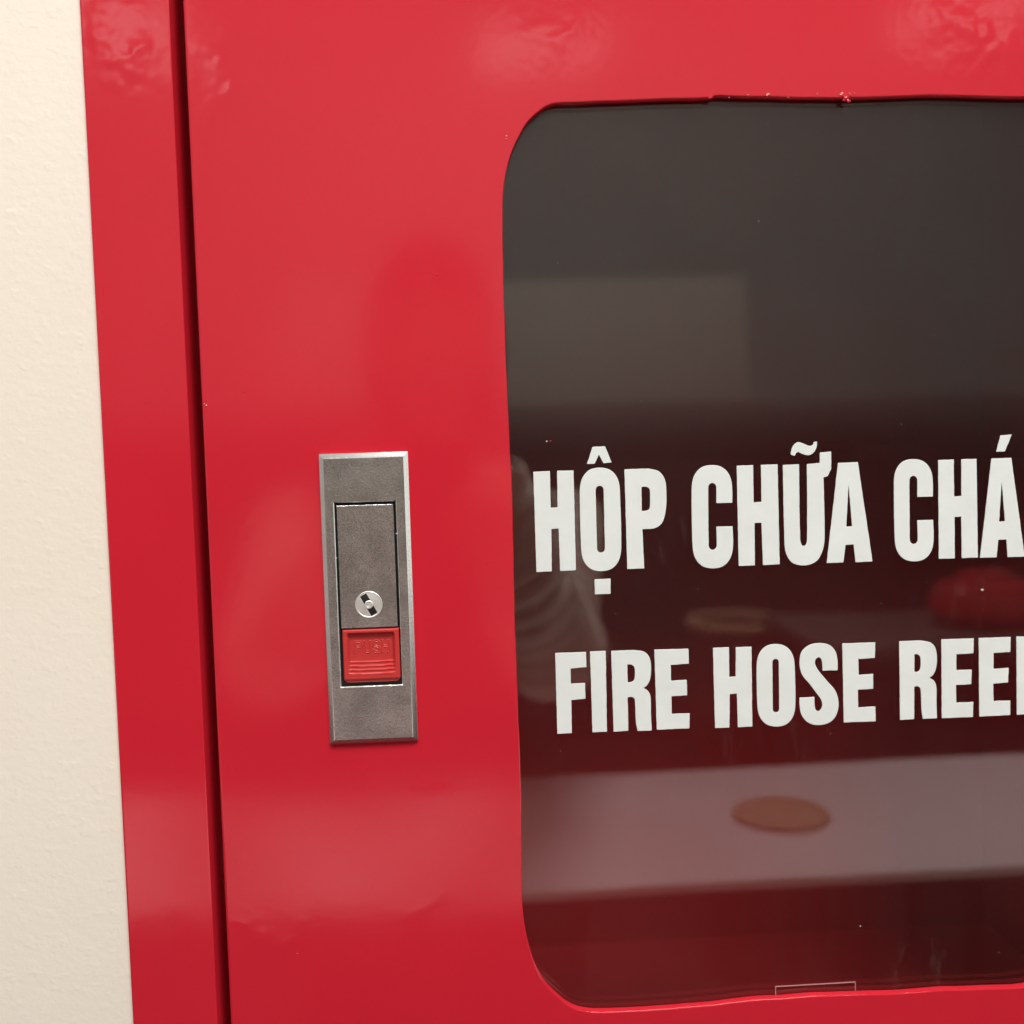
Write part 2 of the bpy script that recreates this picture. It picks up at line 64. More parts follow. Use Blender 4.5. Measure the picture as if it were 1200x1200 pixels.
  ('O', [[(112.36,-85.07),(112.39,-84.38),(112.43,-83.7),(112.5,-83.01),(112.6,-82.33),(112.74,-81.66),(112.91,-81.01),(113.07,-80.52),(113.27,-80.03),(113.5,-79.56),(113.76,-79.1),(114.05,-78.67),(114.36,-78.27),(114.68,-77.92),(115.02,-77.6),(115.4,-77.3),(115.8,-77.03),(116.21,-76.79),(116.64,-76.6),(117.15,-76.43),(117.69,-76.3),(118.25,-76.21),(118.81,-76.15),(119.37,-76.13),(119.93,-76.13),(120.48,-76.17),(121.04,-76.24),(121.6,-76.34),(122.16,-76.48),(122.69,-76.65),(123.2,-76.87),(123.62,-77.09),(124.03,-77.35),(124.42,-77.66),(124.79,-77.99),(125.13,-78.34),(125.43,-78.71),(125.73,-79.14),(126.01,-79.59),(126.26,-80.07),(126.47,-80.57),(126.66,-81.07),(126.81,-81.57),(126.95,-82.24),(127.06,-82.92),(127.13,-83.61),(127.18,-84.3),(127.21,-84.99),(127.23,-85.68),(127.29,-87.94),(127.33,-90.2),(127.36,-92.46),(127.36,-94.72),(127.34,-96.98),(127.29,-99.24),(127.27,-99.93),(127.22,-100.62),(127.15,-101.32),(127.05,-102),(126.92,-102.67),(126.75,-103.33),(126.59,-103.83),(126.39,-104.31),(126.16,-104.79),(125.9,-105.25),(125.61,-105.69),(125.29,-106.09),(124.97,-106.44),(124.62,-106.76),(124.25,-107.07),(123.85,-107.34),(123.43,-107.57),(123,-107.76),(122.49,-107.93),(121.94,-108.06),(121.38,-108.15),(120.82,-108.21),(120.25,-108.23),(119.69,-108.22),(119.14,-108.18),(118.57,-108.11),(118.01,-108),(117.45,-107.86),(116.92,-107.69),(116.41,-107.47),(115.99,-107.24),(115.58,-106.97),(115.19,-106.67),(114.82,-106.33),(114.48,-105.97),(114.18,-105.6),(113.87,-105.17),(113.6,-104.71),(113.35,-104.23),(113.14,-103.73),(112.95,-103.23),(112.81,-102.72),(112.66,-102.05),(112.56,-101.37),(112.48,-100.68),(112.44,-99.99),(112.41,-99.29),(112.39,-98.6),(112.34,-96.34),(112.3,-94.08),(112.28,-91.82),(112.28,-89.57),(112.31,-87.32)]], [[(118.53,-83.35),(118.53,-83.24),(118.54,-83.13),(118.55,-83.02),(118.57,-82.91),(118.59,-82.8),(118.62,-82.69),(118.65,-82.62),(118.68,-82.54),(118.72,-82.46),(118.76,-82.39),(118.81,-82.32),(118.86,-82.25),(118.92,-82.2),(118.98,-82.15),(119.04,-82.1),(119.11,-82.05),(119.18,-82.02),(119.25,-81.99),(119.33,-81.96),(119.42,-81.94),(119.52,-81.92),(119.61,-81.91),(119.71,-81.91),(119.8,-81.91),(119.89,-81.92),(119.99,-81.93),(120.08,-81.95),(120.17,-81.97),(120.26,-82),(120.35,-82.03),(120.42,-82.07),(120.49,-82.11),(120.55,-82.16),(120.61,-82.21),(120.67,-82.27),(120.72,-82.33),(120.77,-82.4),(120.82,-82.47),(120.86,-82.55),(120.9,-82.63),(120.93,-82.71),(120.95,-82.79),(120.98,-82.9),(120.99,-83.01),(121.01,-83.12),(121.02,-83.23),(121.02,-83.34),(121.02,-83.45),(121.02,-86.4),(121.01,-89.36),(120.99,-92.31),(120.98,-95.27),(120.95,-98.24),(120.92,-101.2),(120.92,-101.31),(120.91,-101.42),(120.9,-101.53),(120.88,-101.64),(120.86,-101.75),(120.83,-101.86),(120.81,-101.94),(120.77,-102.02),(120.73,-102.09),(120.69,-102.17),(120.64,-102.24),(120.59,-102.3),(120.54,-102.36),(120.48,-102.41),(120.41,-102.46),(120.35,-102.5),(120.28,-102.54),(120.21,-102.57),(120.12,-102.6),(120.03,-102.62),(119.94,-102.63),(119.84,-102.64),(119.75,-102.64),(119.65,-102.64),(119.56,-102.64),(119.47,-102.62),(119.37,-102.61),(119.28,-102.58),(119.19,-102.56),(119.1,-102.52),(119.03,-102.48),(118.96,-102.44),(118.9,-102.39),(118.84,-102.34),(118.78,-102.28),(118.73,-102.22),(118.68,-102.15),(118.63,-102.08),(118.59,-102),(118.55,-101.92),(118.52,-101.84),(118.5,-101.76),(118.47,-101.65),(118.45,-101.54),(118.44,-101.43),(118.43,-101.32),(118.43,-101.2),(118.43,-101.09),(118.43,-98.13),(118.44,-95.17),(118.46,-92.21),(118.48,-89.25),(118.5,-86.3)]]),
  ('S', [[(144,-87.3),(144.02,-86.7),(144.05,-86.1),(144.07,-85.51),(144.09,-84.91),(144.08,-84.32),(144.04,-83.73),(143.98,-83.09),(143.9,-82.44),(143.8,-81.79),(143.67,-81.15),(143.49,-80.54),(143.25,-79.96),(142.98,-79.46),(142.65,-78.98),(142.27,-78.51),(141.85,-78.08),(141.41,-77.7),(140.94,-77.38),(140.38,-77.1),(139.77,-76.86),(139.14,-76.68),(138.49,-76.54),(137.84,-76.45),(137.2,-76.41),(136.49,-76.4),(135.77,-76.44),(135.06,-76.52),(134.35,-76.65),(133.66,-76.83),(133.02,-77.07),(132.46,-77.34),(131.9,-77.67),(131.37,-78.06),(130.88,-78.48),(130.44,-78.95),(130.07,-79.43),(129.8,-79.91),(129.6,-80.43),(129.45,-80.98),(129.34,-81.56),(129.26,-82.14),(129.19,-82.71),(129.14,-83.25),(129.12,-83.81),(129.13,-84.37),(129.16,-84.93),(129.23,-85.48),(129.31,-86.03),(129.42,-86.53),(129.55,-87.04),(129.71,-87.54),(129.9,-88.04),(130.11,-88.52),(130.36,-88.97),(130.71,-89.5),(131.11,-90.01),(131.54,-90.5),(131.98,-90.99),(132.41,-91.48),(132.82,-91.98),(133.24,-92.54),(133.66,-93.11),(134.07,-93.68),(134.48,-94.26),(134.88,-94.83),(135.28,-95.41),(135.64,-95.9),(136.01,-96.39),(136.37,-96.88),(136.73,-97.38),(137.05,-97.89),(137.34,-98.41),(137.48,-98.74),(137.6,-99.09),(137.7,-99.44),(137.77,-99.8),(137.8,-100.16),(137.81,-100.51),(137.79,-100.8),(137.74,-101.09),(137.66,-101.38),(137.56,-101.66),(137.44,-101.92),(137.29,-102.16),(137.15,-102.34),(136.98,-102.52),(136.79,-102.68),(136.59,-102.81),(136.39,-102.91),(136.19,-102.94),(136.02,-102.92),(135.83,-102.84),(135.64,-102.72),(135.46,-102.57),(135.31,-102.4),(135.2,-102.23),(135.07,-101.96),(134.98,-101.66),(134.91,-101.35),(134.87,-101.03),(134.83,-100.7),(134.8,-100.38),(134.77,-99.87),(134.75,-99.36),(134.75,-98.85),(134.76,-98.33),(134.76,-97.82),(134.76,-97.3),(128.91,-97.38),(128.91,-97.91),(128.9,-98.44),(128.89,-98.97),(128.89,-99.5),(128.91,-100.02),(128.95,-100.55),(129,-101.12),(129.06,-101.69),(129.13,-102.27),(129.23,-102.83),(129.37,-103.38),(129.57,-103.91),(129.84,-104.46),(130.15,-105.02),(130.5,-105.56),(130.9,-106.07),(131.32,-106.53),(131.79,-106.92),(132.33,-107.28),(132.93,-107.6),(133.57,-107.87),(134.23,-108.09),(134.89,-108.25),(135.54,-108.34),(136.31,-108.38),(137.1,-108.36),(137.9,-108.29),(138.68,-108.15),(139.44,-107.96),(140.16,-107.71),(140.7,-107.45),(141.23,-107.11),(141.72,-106.72),(142.18,-106.28),(142.6,-105.81),(142.95,-105.33),(143.27,-104.78),(143.53,-104.18),(143.75,-103.56),(143.92,-102.92),(144.06,-102.27),(144.17,-101.62),(144.24,-101.08),(144.26,-100.52),(144.25,-99.95),(144.21,-99.39),(144.14,-98.83),(144.04,-98.28),(143.91,-97.7),(143.76,-97.12),(143.57,-96.54),(143.35,-95.97),(143.1,-95.42),(142.83,-94.9),(142.48,-94.36),(142.08,-93.85),(141.66,-93.35),(141.22,-92.86),(140.77,-92.38),(140.35,-91.88),(139.93,-91.38),(139.52,-90.88),(139.1,-90.38),(138.69,-89.88),(138.28,-89.38),(137.88,-88.87),(137.54,-88.45),(137.21,-88.03),(136.88,-87.61),(136.56,-87.19),(136.26,-86.75),(135.99,-86.3),(135.8,-85.97),(135.63,-85.63),(135.47,-85.27),(135.34,-84.91),(135.24,-84.55),(135.18,-84.19),(135.16,-83.92),(135.18,-83.62),(135.22,-83.33),(135.3,-83.04),(135.4,-82.78),(135.53,-82.55),(135.67,-82.39),(135.86,-82.23),(136.07,-82.1),(136.29,-82),(136.51,-81.94),(136.71,-81.94),(136.89,-81.99),(137.09,-82.1),(137.27,-82.25),(137.45,-82.42),(137.59,-82.61),(137.7,-82.81),(137.81,-83.1),(137.88,-83.41),(137.93,-83.73),(137.96,-84.07),(137.98,-84.4),(138.01,-84.73),(138.05,-85.14),(138.07,-85.56),(138.09,-85.97),(138.11,-86.39),(138.13,-86.8),(138.15,-87.22)]], []),
  ('E', [[(145.96,-76.92),(158.95,-77.02),(158.72,-83.08),(152.18,-83.23),(152.28,-89.47),(157.99,-89.29),(157.94,-95.12),(151.88,-95.2),(151.98,-102.21),(158.71,-102.08),(158.83,-107.86),(146.2,-107.81)]], []),
  ('R', [[(168.36,-76.98),(176.62,-76.98),(177.29,-77.11),(177.97,-77.22),(178.65,-77.33),(179.32,-77.46),(179.97,-77.64),(180.58,-77.88),(180.97,-78.11),(181.35,-78.4),(181.7,-78.73),(182.02,-79.09),(182.29,-79.48),(182.51,-79.87),(182.74,-80.46),(182.92,-81.07),(183.05,-81.71),(183.14,-82.36),(183.2,-83.01),(183.24,-83.66),(183.26,-84.38),(183.25,-85.11),(183.2,-85.83),(183.12,-86.56),(183.02,-87.28),(182.88,-87.98),(182.77,-88.43),(182.62,-88.88),(182.44,-89.31),(182.24,-89.74),(182.01,-90.14),(181.76,-90.52),(181.56,-90.76),(181.32,-90.97),(181.05,-91.16),(180.78,-91.34),(180.5,-91.52),(180.23,-91.71),(180.54,-91.91),(180.86,-92.1),(181.18,-92.29),(181.49,-92.49),(181.77,-92.71),(182,-92.96),(182.23,-93.28),(182.43,-93.63),(182.61,-94),(182.75,-94.39),(182.85,-94.78),(182.92,-95.17),(183,-96.16),(183.03,-97.16),(183.02,-98.17),(183,-99.18),(182.97,-100.19),(182.97,-101.2),(182.99,-102.29),(183.01,-103.39),(183.03,-104.48),(183.05,-105.57),(183.08,-106.66),(183.1,-107.75),(177.5,-107.76),(177.42,-107.18),(177.32,-106.61),(177.23,-106.03),(177.14,-105.45),(177.07,-104.88),(177.02,-104.3),(176.96,-103.18),(176.93,-102.06),(176.91,-100.94),(176.89,-99.82),(176.86,-98.71),(176.81,-97.59),(176.79,-97.25),(176.77,-96.89),(176.73,-96.54),(176.68,-96.2),(176.6,-95.87),(176.49,-95.57),(176.39,-95.41),(176.26,-95.26),(176.1,-95.13),(175.92,-95.01),(175.74,-94.92),(175.56,-94.86),(175.35,-94.83),(175.13,-94.83),(174.9,-94.86),(174.67,-94.9),(174.44,-94.94),(174.21,-94.97),(174.03,-107.69),(168.45,-107.78)]], [[(174.3,-82.29),(174.5,-82.29),(174.7,-82.28),(174.91,-82.27),(175.11,-82.27),(175.3,-82.29),(175.48,-82.34),(175.68,-82.42),(175.88,-82.53),(176.07,-82.65),(176.24,-82.8),(176.39,-82.96),(176.49,-83.13),(176.61,-83.49),(176.7,-83.87),(176.76,-84.27),(176.79,-84.68),(176.81,-85.08),(176.81,-85.48),(176.8,-85.97),(176.78,-86.47),(176.74,-86.97),(176.68,-87.46),(176.58,-87.93),(176.45,-88.38),(176.36,-88.56),(176.23,-88.72),(176.07,-88.87),(175.89,-88.99),(175.7,-89.1),(175.52,-89.18),(175.34,-89.23),(175.15,-89.25),(174.95,-89.24),(174.74,-89.23),(174.54,-89.22),(174.34,-89.21)]]),
  ('E', [[(185.06,-76.89),(197.93,-76.99),(197.73,-82.82),(190.95,-82.97),(190.92,-89.23),(197.03,-89.23),(196.84,-94.92),(190.72,-95),(190.86,-101.96),(197.66,-102),(197.47,-107.88),(185.05,-107.84)]], []),
  ('E', [[(199.88,-76.98),(212.63,-77.07),(212.44,-82.91),(205.8,-83.06),(205.79,-89.34),(211.75,-89.17),(211.57,-94.87),(205.6,-95.12),(205.75,-102.01),(212.41,-102.05),(212.4,-107.77),(200.02,-107.82)]], []),
  ('L', [[(214.92,-76.99),(221.06,-76.98),(221.14,-101.83),(227.65,-101.86),(227.65,-107.68),(215.05,-107.81)]], []),
]
WINDOW = [(216.23,128.8),(183.55,128.38),(167.32,128.09),(146.32,127.77),(131.86,128.03),(119.06,128.48),(103.13,128.87),(99.31,128.94),(98.03,128.47),(87.24,128.22),(74.59,127.99),(55.69,127.47),(40.32,127.04),(36.85,125.89),(34.31,124.24),(29.83,120.48),(27.21,116.39),(24.47,111.23),(22.2,105.14),(20.57,97.81),(19.87,90.14),(19.5,74.73),(19.37,47.42),(19.69,16.09),(20.24,-15.54),(20.06,-41.05),(19.94,-66.75),(20.11,-99.18),(20.29,-123.71),(19.8,-148.38),(19.53,-166.6),(20,-178.27),(21.59,-187.71),(24.57,-197.93),(28.63,-204.89),(34.06,-210.6),(38.26,-213.45),(42.18,-214.87),(49.32,-215.67),(68.62,-215.95),(93.62,-215.34),(107.87,-214.41),(117.78,-214.49),(133.96,-214.25),(164.71,-215.18),(181.1,-214.88),(201.09,-213.3),(215.9,-212.96)]
# ------------------------------------------------------------------ helpers
random.seed(7)
def W(x, z, y=0.0):                         # millimetres on the cabinet's front -> metres in the room (y grows into the wall)
    return Vector((x*MM, y*MM, Z0 + z*MM))
def tag(o, label=None, cat=None, group=None, kind=None):
    if label: o['label'] = label
    if cat: o['category'] = cat
    if group: o['group'] = group
    if kind: o['kind'] = kind
    return o
def empty(name, loc=(0, 0, 0), parent=None):
    o = bpy.data.objects.new(name, None); COL.objects.link(o); o.location = loc; o.empty_display_size = 0.05
    if parent: o.parent = parent
    return o
def link(name, me, mat, parent=None):
    o = bpy.data.objects.new(name, me); COL.objects.link(o)
    for mt in (mat if isinstance(mat, (list, tuple)) else [mat]): me.materials.append(mt)
    if parent:
        o.parent = parent
        o.matrix_parent_inverse = world_of(parent).inverted()
    return o
def world_of(o):
    mw = Matrix.Translation(o.location) @ o.rotation_euler.to_matrix().to_4x4()
    if o.parent: mw = world_of(o.parent) @ o.matrix_parent_inverse @ mw
    return mw
def from_bm(name, bm, mat, parent=None, smooth=True, angle=35):
    bmesh.ops.recalc_face_normals(bm, faces=bm.faces)
    if smooth:
        for f in bm.faces: f.smooth = True
        lim = math.radians(angle)
        for e in bm.edges:
            if len(e.link_faces) == 2 and e.calc_face_angle(0) > lim: e.smooth = False
    me = bpy.data.meshes.new(name); bm.to_mesh(me); bm.free()
    return link(name, me, mat, parent)
def bevel_all(bm, w, seg=2, lim=30):
    es = [e for e in bm.edges if len(e.link_faces) == 2 and e.calc_face_angle(0) > math.radians(lim)]
    bmesh.ops.bevel(bm, geom=es, offset=w, segments=seg, profile=0.5, affect='EDGES', clamp_overlap=True)
def box_bm(x0, x1, z0, z1, y0, y1, bev=0.0, seg=2, bm=None):      # all in mm on the cabinet's front
    b = bmesh.new()
    r = bmesh.ops.create_cube(b, size=1.0)
    for v in b.verts:
        v.co = W((x0+x1)/2 + v.co.x*(x1-x0), (z0+z1)/2 + v.co.z*(z1-z0), (y0+y1)/2 + v.co.y*(y1-y0))
    if bev: bevel_all(b, bev*MM, seg)
    if bm is not None:
        me = bpy.data.meshes.new('t'); b.to_mesh(me); b.free(); bm.from_mesh(me); bpy.data.meshes.remove(me); return bm
    return b
def rbox(x0, x1, y0, y1, z0, z1, bev=0.0, seg=2):                  # metres, in the room
    b = bmesh.new(); bmesh.ops.create_cube(b, size=1.0)
    for v in b.verts:
        v.co = Vector(((x0+x1)/2 + v.co.x*(x1-x0), (y0+y1)/2 + v.co.y*(y1-y0), (z0+z1)/2 + v.co.z*(z1-z0)))
    if bev: bevel_all(b, bev, seg)
    return b
def lathe(profile, seg, centre, axis='Z'):                         # profile [(r, h)], closed by the caller
    b = bmesh.new(); rings = []
    for r, h in profile:
        ring = []
        for k in range(seg):
            a = 2*math.pi*k/seg
            p = Vector((r*math.cos(a), r*math.sin(a), h)) if axis == 'Z' else Vector((r*math.cos(a), -h, r*math.sin(a)))
            ring.append(b.verts.new(p + Vector(centre)))
        rings.append(ring)
    for i in range(len(rings)-1):
        for k in range(seg):
            b.faces.new((rings[i][k], rings[i][(k+1) % seg], rings[i+1][(k+1) % seg], rings[i+1][k]))
    b.faces.new(rings[0][::-1]); b.faces.new(rings[-1])
    return b
def area2(r): return sum(r[i-1][0]*r[i][1] - r[i][0]*r[i-1][1] for i in range(len(r)))
def inset(ring, d):                                                # grow (d>0) or shrink a counter-clockwise ring
    n = len(ring); out = []
    for i in range(n):
        a, b, c = Vector(ring[i-1]), Vector(ring[i]), Vector(ring[(i+1) % n])
        e1 = (b-a).normalized() if (b-a).length > 1e-6 else (c-b).normalized()
        e2 = (c-b).normalized() if (c-b).length > 1e-6 else e1
        n1, n2 = Vector((e1.y, -e1.x)), Vector((e2.y, -e2.x))
        s = n1 + n2; s = s/max(0.25, 1 + n1.dot(n2))
        out.append((b.x + s.x*d, b.y + s.y*d))
    return out
def strip(bm, A, B):
    n = len(A)
    for i in range(n):
        j = (i+1) % n
        bm.faces.new((A[i], A[j], B[j], B[i]))
def ring_verts(bm, ring, y): return [bm.verts.new(W(p[0], p[1], y)) for p in ring]
def fill(bm, rings):                                               # flat face with holes between rings of verts in one plane
    pts = [v for r in rings for v in r]; co, ed, k0 = [], [], 0
    for r in rings:
        co += [Vector((v.co.x*1000, (v.co.z-Z0)*1000)) for v in r]
        ed += [(k0+i, k0+(i+1) % len(r)) for i in range(len(r))]; k0 += len(r)
    vo, eo, fo, ov, oe, of = geometry.delaunay_2d_cdt(co, ed, [], 0, 1e-5)
    def inside(p):
        n = 0
        for r in rings:
            for i in range(len(r)):
                a, b = r[i-1].co, r[i].co; ax, az, bx, bz = a.x*1000, (a.z-Z0)*1000, b.x*1000, (b.z-Z0)*1000
                if (az > p[1]) != (bz > p[1]) and p[0] < ax + (p[1]-az)*(bx-ax)/(bz-az): n += 1
        return n % 2
    for f in fo:
        src = [ov[i][0] if ov[i] else None for i in f]
        if None in src or len(set(src)) < 3: continue
        c = (vo[f[0]] + vo[f[1]] + vo[f[2]])/3
        if inside(c):
            try: bm.faces.new([pts[k] for k in src])
            except ValueError: pass
    for r in rings:                                                # keep the flat face flat-shaded against its rounded rim
        for i in range(len(r)):
            e = bm.edges.get((r[i-1], r[i]))
            if e: e.smooth = False
def rrect(x0, x1, z0, z1, r, seg=6):
    out = []
    for cx, cz, a0 in ((x1-r, z1-r, 0), (x0+r, z1-r, 90), (x0+r, z0+r, 180), (x1-r, z0+r, 270)):
        for k in range(seg+1):
            a = math.radians(a0 + 90*k/seg); out.append((cx + r*math.cos(a), cz + r*math.sin(a)))
    return out

# ------------------------------------------------------------------ materials
def mat(name):
    mt = bpy.data.materials.new(name); mt.use_nodes = True
    nt = mt.node_tree; return mt, nt, nt.nodes['Principled BSDF']
def nd(nt, kind, **kw):
    n = nt.nodes.new(kind)
    for k, v in kw.items():
        if k in n.inputs: n.inputs[k].default_value = v
        else: setattr(n, k, v)
    return n
def ramp(nt, fac, a, b, ca=(0, 0, 0, 1), cb=(1, 1, 1, 1)):
    r = nt.nodes.new('ShaderNodeValToRGB'); nt.links.new(fac, r.inputs['Fac'])
    r.color_ramp.elements[0].position = a; r.color_ramp.elements[1].position = b
    r.color_ramp.elements[0].color = ca; r.color_ramp.elements[1].color = cb
    return r.outputs['Color']
def tex(nt, scale, detail=2.0, rough=0.5, vec=None, offset=None):
    n = nd(nt, 'ShaderNodeTexNoise', Scale=scale, Detail=detail, Roughness=rough)
    if vec is None:
        vec = nd(nt, 'ShaderNodeNewGeometry').outputs['Position']
    if offset:
        a = nt.nodes.new('ShaderNodeVectorMath'); a.operation = 'ADD'; a.inputs[1].default_value = offset
        nt.links.new(vec, a.inputs[0]); vec = a.outputs[0]
    nt.links.new(vec, n.inputs['Vector'])
    return n.outputs['Fac']
def mth(nt, op, a, b=None):
    n = nt.nodes.new('ShaderNodeMath'); n.operation = op
    for i, v in enumerate((a, b)):
        if v is None: continue
        if isinstance(v, (int, float)): n.inputs[i].default_value = v
        else: nt.links.new(v, n.inputs[i])
    return n.outputs[0]
def bump(nt, bsdf, height, dist, strength=1.0, prev=None):
    b = nd(nt, 'ShaderNodeBump', Strength=strength, Distance=dist); nt.links.new(height, b.inputs['Height'])
    if prev: nt.links.new(prev, b.inputs['Normal'])
    if bsdf: nt.links.new(b.outputs['Normal'], bsdf.inputs['Normal'])
    return b.outputs['Normal']
def plain(name, col, rough=0.5, metal=0.0, var=0.06, scale=40, bmp=0.0):
    mt, nt, p = mat(name)
    f = tex(nt, scale, 4, 0.6)
    c = ramp(nt, f, 0.3, 0.7, tuple(x*(1-var) for x in col)+(1,), tuple(min(1, x*(1+var)) for x in col)+(1,))
    nt.links.new(c, p.inputs['Base Color']); p.inputs['Roughness'].default_value = rough; p.inputs['Metallic'].default_value = metal
    if bmp: bump(nt, p, tex(nt, scale*6, 3), bmp)
    return mt

# red enamel: brushed-on gloss paint over folded sheet steel: faint dents, orange peel, dust nibs, sags in places
def red_paint(name, base=(0.572, 0.017, 0.033), rough=0.11, lumps=1.0):
    mt, nt, p = mat(name)
    p.inputs['Base Color'].default_value = base + (1,)
    c = ramp(nt, tex(nt, 9, 2, 0.6), 0.3, 0.75, tuple(x*0.97 for x in base)+(1,), tuple(x*1.03 for x in base)+(1,))
    nt.links.new(c, p.inputs['Base Color'])
    p.inputs['Roughness'].default_value = rough; p.inputs['IOR'].default_value = 1.56
    wv = nt.nodes.new('ShaderNodeVectorMath'); wv.operation = 'MULTIPLY_ADD'
    wn = nd(nt, 'ShaderNodeTexNoise', Scale=38.0, Detail=0.0); nt.links.new(nd(nt, 'ShaderNodeNewGeometry').outputs['Position'], wn.inputs['Vector'])
    nt.links.new(wn.outputs['Color'], wv.inputs[0]); wv.inputs[1].default_value = (0.045, 0.0, 0.03)
    sh = nt.nodes.new('ShaderNodeVectorMath'); sh.operation = 'SUBTRACT'; sh.inputs[1].default_value = (0.0225, 0.0, 0.015)
    nt.links.new(nd(nt, 'ShaderNodeNewGeometry').outputs['Position'], sh.inputs[0]); nt.links.new(sh.outputs[0], wv.inputs[2])
    pos = wv.outputs[0]; mask = None
    for (sx, sz, sr, sw) in ((-113, 150, 30, 1.0), (-80, 136, 26, 0.95), (-60, 66, 20, 0.6), (-12, 58, 16, 0.55), (-80, -177, 16, 0.55), (-12, -131, 14, 0.5), (-12, -166, 12, 0.45), (196, 152, 36, 1.0), (38, 150, 26, 0.8), (-112, -166, 18, 0.5)):
        d = nt.nodes.new('ShaderNodeVectorMath'); d.operation = 'DISTANCE'; nt.links.new(pos, d.inputs[0]); d.inputs[1].default_value = W(sx, sz)
        k = mth(nt, 'MULTIPLY', mth(nt, 'SUBTRACT', 1.0, mth(nt, 'MULTIPLY', d.outputs['Value'], 1000.0/sr)), sw)
        mask = k if mask is None else mth(nt, 'MAXIMUM', mask, k)
    mask = mth(nt, 'MAXIMUM', mask, 0.0); mask = mth(nt, 'MULTIPLY', mask, mask)
    lump = mth(nt, 'MULTIPLY', mth(nt, 'MULTIPLY', tex(nt, 120, 1.0, 0.5, offset=(0.3, 0, 0.2)), mask), 0.44*lumps)
    hsum = mth(nt, 'ADD', mth(nt, 'MULTIPLY', tex(nt, 9, 0, 0.4), 0.8*lumps), lump)
    hsum = mth(nt, 'ADD', hsum, mth(nt, 'MULTIPLY', tex(nt, 330, 0, 0.5), 0.012*lumps))
    bump(nt, p, hsum, 0.001)
    return mt
RED = red_paint('red_gloss_paint')
RED_IN = red_paint('red_inside_paint', (0.56, 0.022, 0.030), 0.35)
RED_EDGE = plain('bare_chipped_paint', (0.80, 0.42, 0.38), 0.3, 0, 0.2, 900)

def stucco():
    mt, nt, p = mat('cream_wall_paint')
    c = ramp(nt, tex(nt, 6, 4, 0.6), 0.3, 0.7, (0.825, 0.752, 0.652, 1), (0.855, 0.788, 0.695, 1))
    nt.links.new(c, p.inputs['Base Color']); p.inputs['Roughness'].default_value = 0.5
    mp = nd(nt, 'ShaderNodeMapping', Scale=(1.0, 1.0, 1.25)); nt.links.new(nd(nt, 'ShaderNodeNewGeometry').outputs['Position'], mp.inputs['Vector'])
    blobs = ramp(nt, tex(nt, 130, 2, 0.6, vec=mp.outputs[0], offset=(1, 2, 3)), 0.57, 0.74)
    hs = mth(nt, 'ADD', mth(nt, 'MULTIPLY', tex(nt, 320, 2, 0.55, vec=mp.outputs[0]), 0.10), mth(nt, 'MULTIPLY', blobs, 0.06))
    bump(nt, p, hs, 0.001)
    return mt
WALL = stucco()

def cast_metal(name, base, rough, grain=1.0):
    mt, nt, p = mat(name)
    f = tex(nt, 1900, 2, 0.7); g = tex(nt, 90, 2, 0.6)
    c = ramp(nt, mth(nt, 'ADD', mth(nt, 'MULTIPLY', f, 0.62), mth(nt, 'MULTIPLY', g, 0.38)), 0.41, 0.60,
             tuple(x*(1-0.22*grain) for x in base)+(1,), tuple(min(1, x*(1+0.26*grain)) for x in base)+(1,))
    nt.links.new(c, p.inputs['Base Color']); p.inputs['Metallic'].default_value = 1.0
    p.inputs['Roughness'].default_value = rough
    bump(nt, p, tex(nt, 1100, 3, 0.7), 0.00022*grain)
    return mt
NICKEL = cast_metal('grained_nickel', (0.60, 0.575, 0.565), 0.24)
NICKEL_LIT = cast_metal('lit_nickel', (0.92, 0.92, 0.89), 0.24, 0.18)  # paler copy of the nickel, bright reflections of the bevels put into its colour
BRIGHT = cast_metal('bright_zinc', (0.95, 0.94, 0.91), 0.5, 0.15)
BLACK = plain('black_recess', (0.006, 0.005, 0.005), 0.8)
PUSHRED = plain('red_plastic', (0.52, 0.034, 0.032), 0.36, 0, 0.05, 120, 0.00004)
VINYL = plain('white_vinyl', (0.72, 0.765, 0.75), 0.4, 0, 0.035, 60, 0.00006)

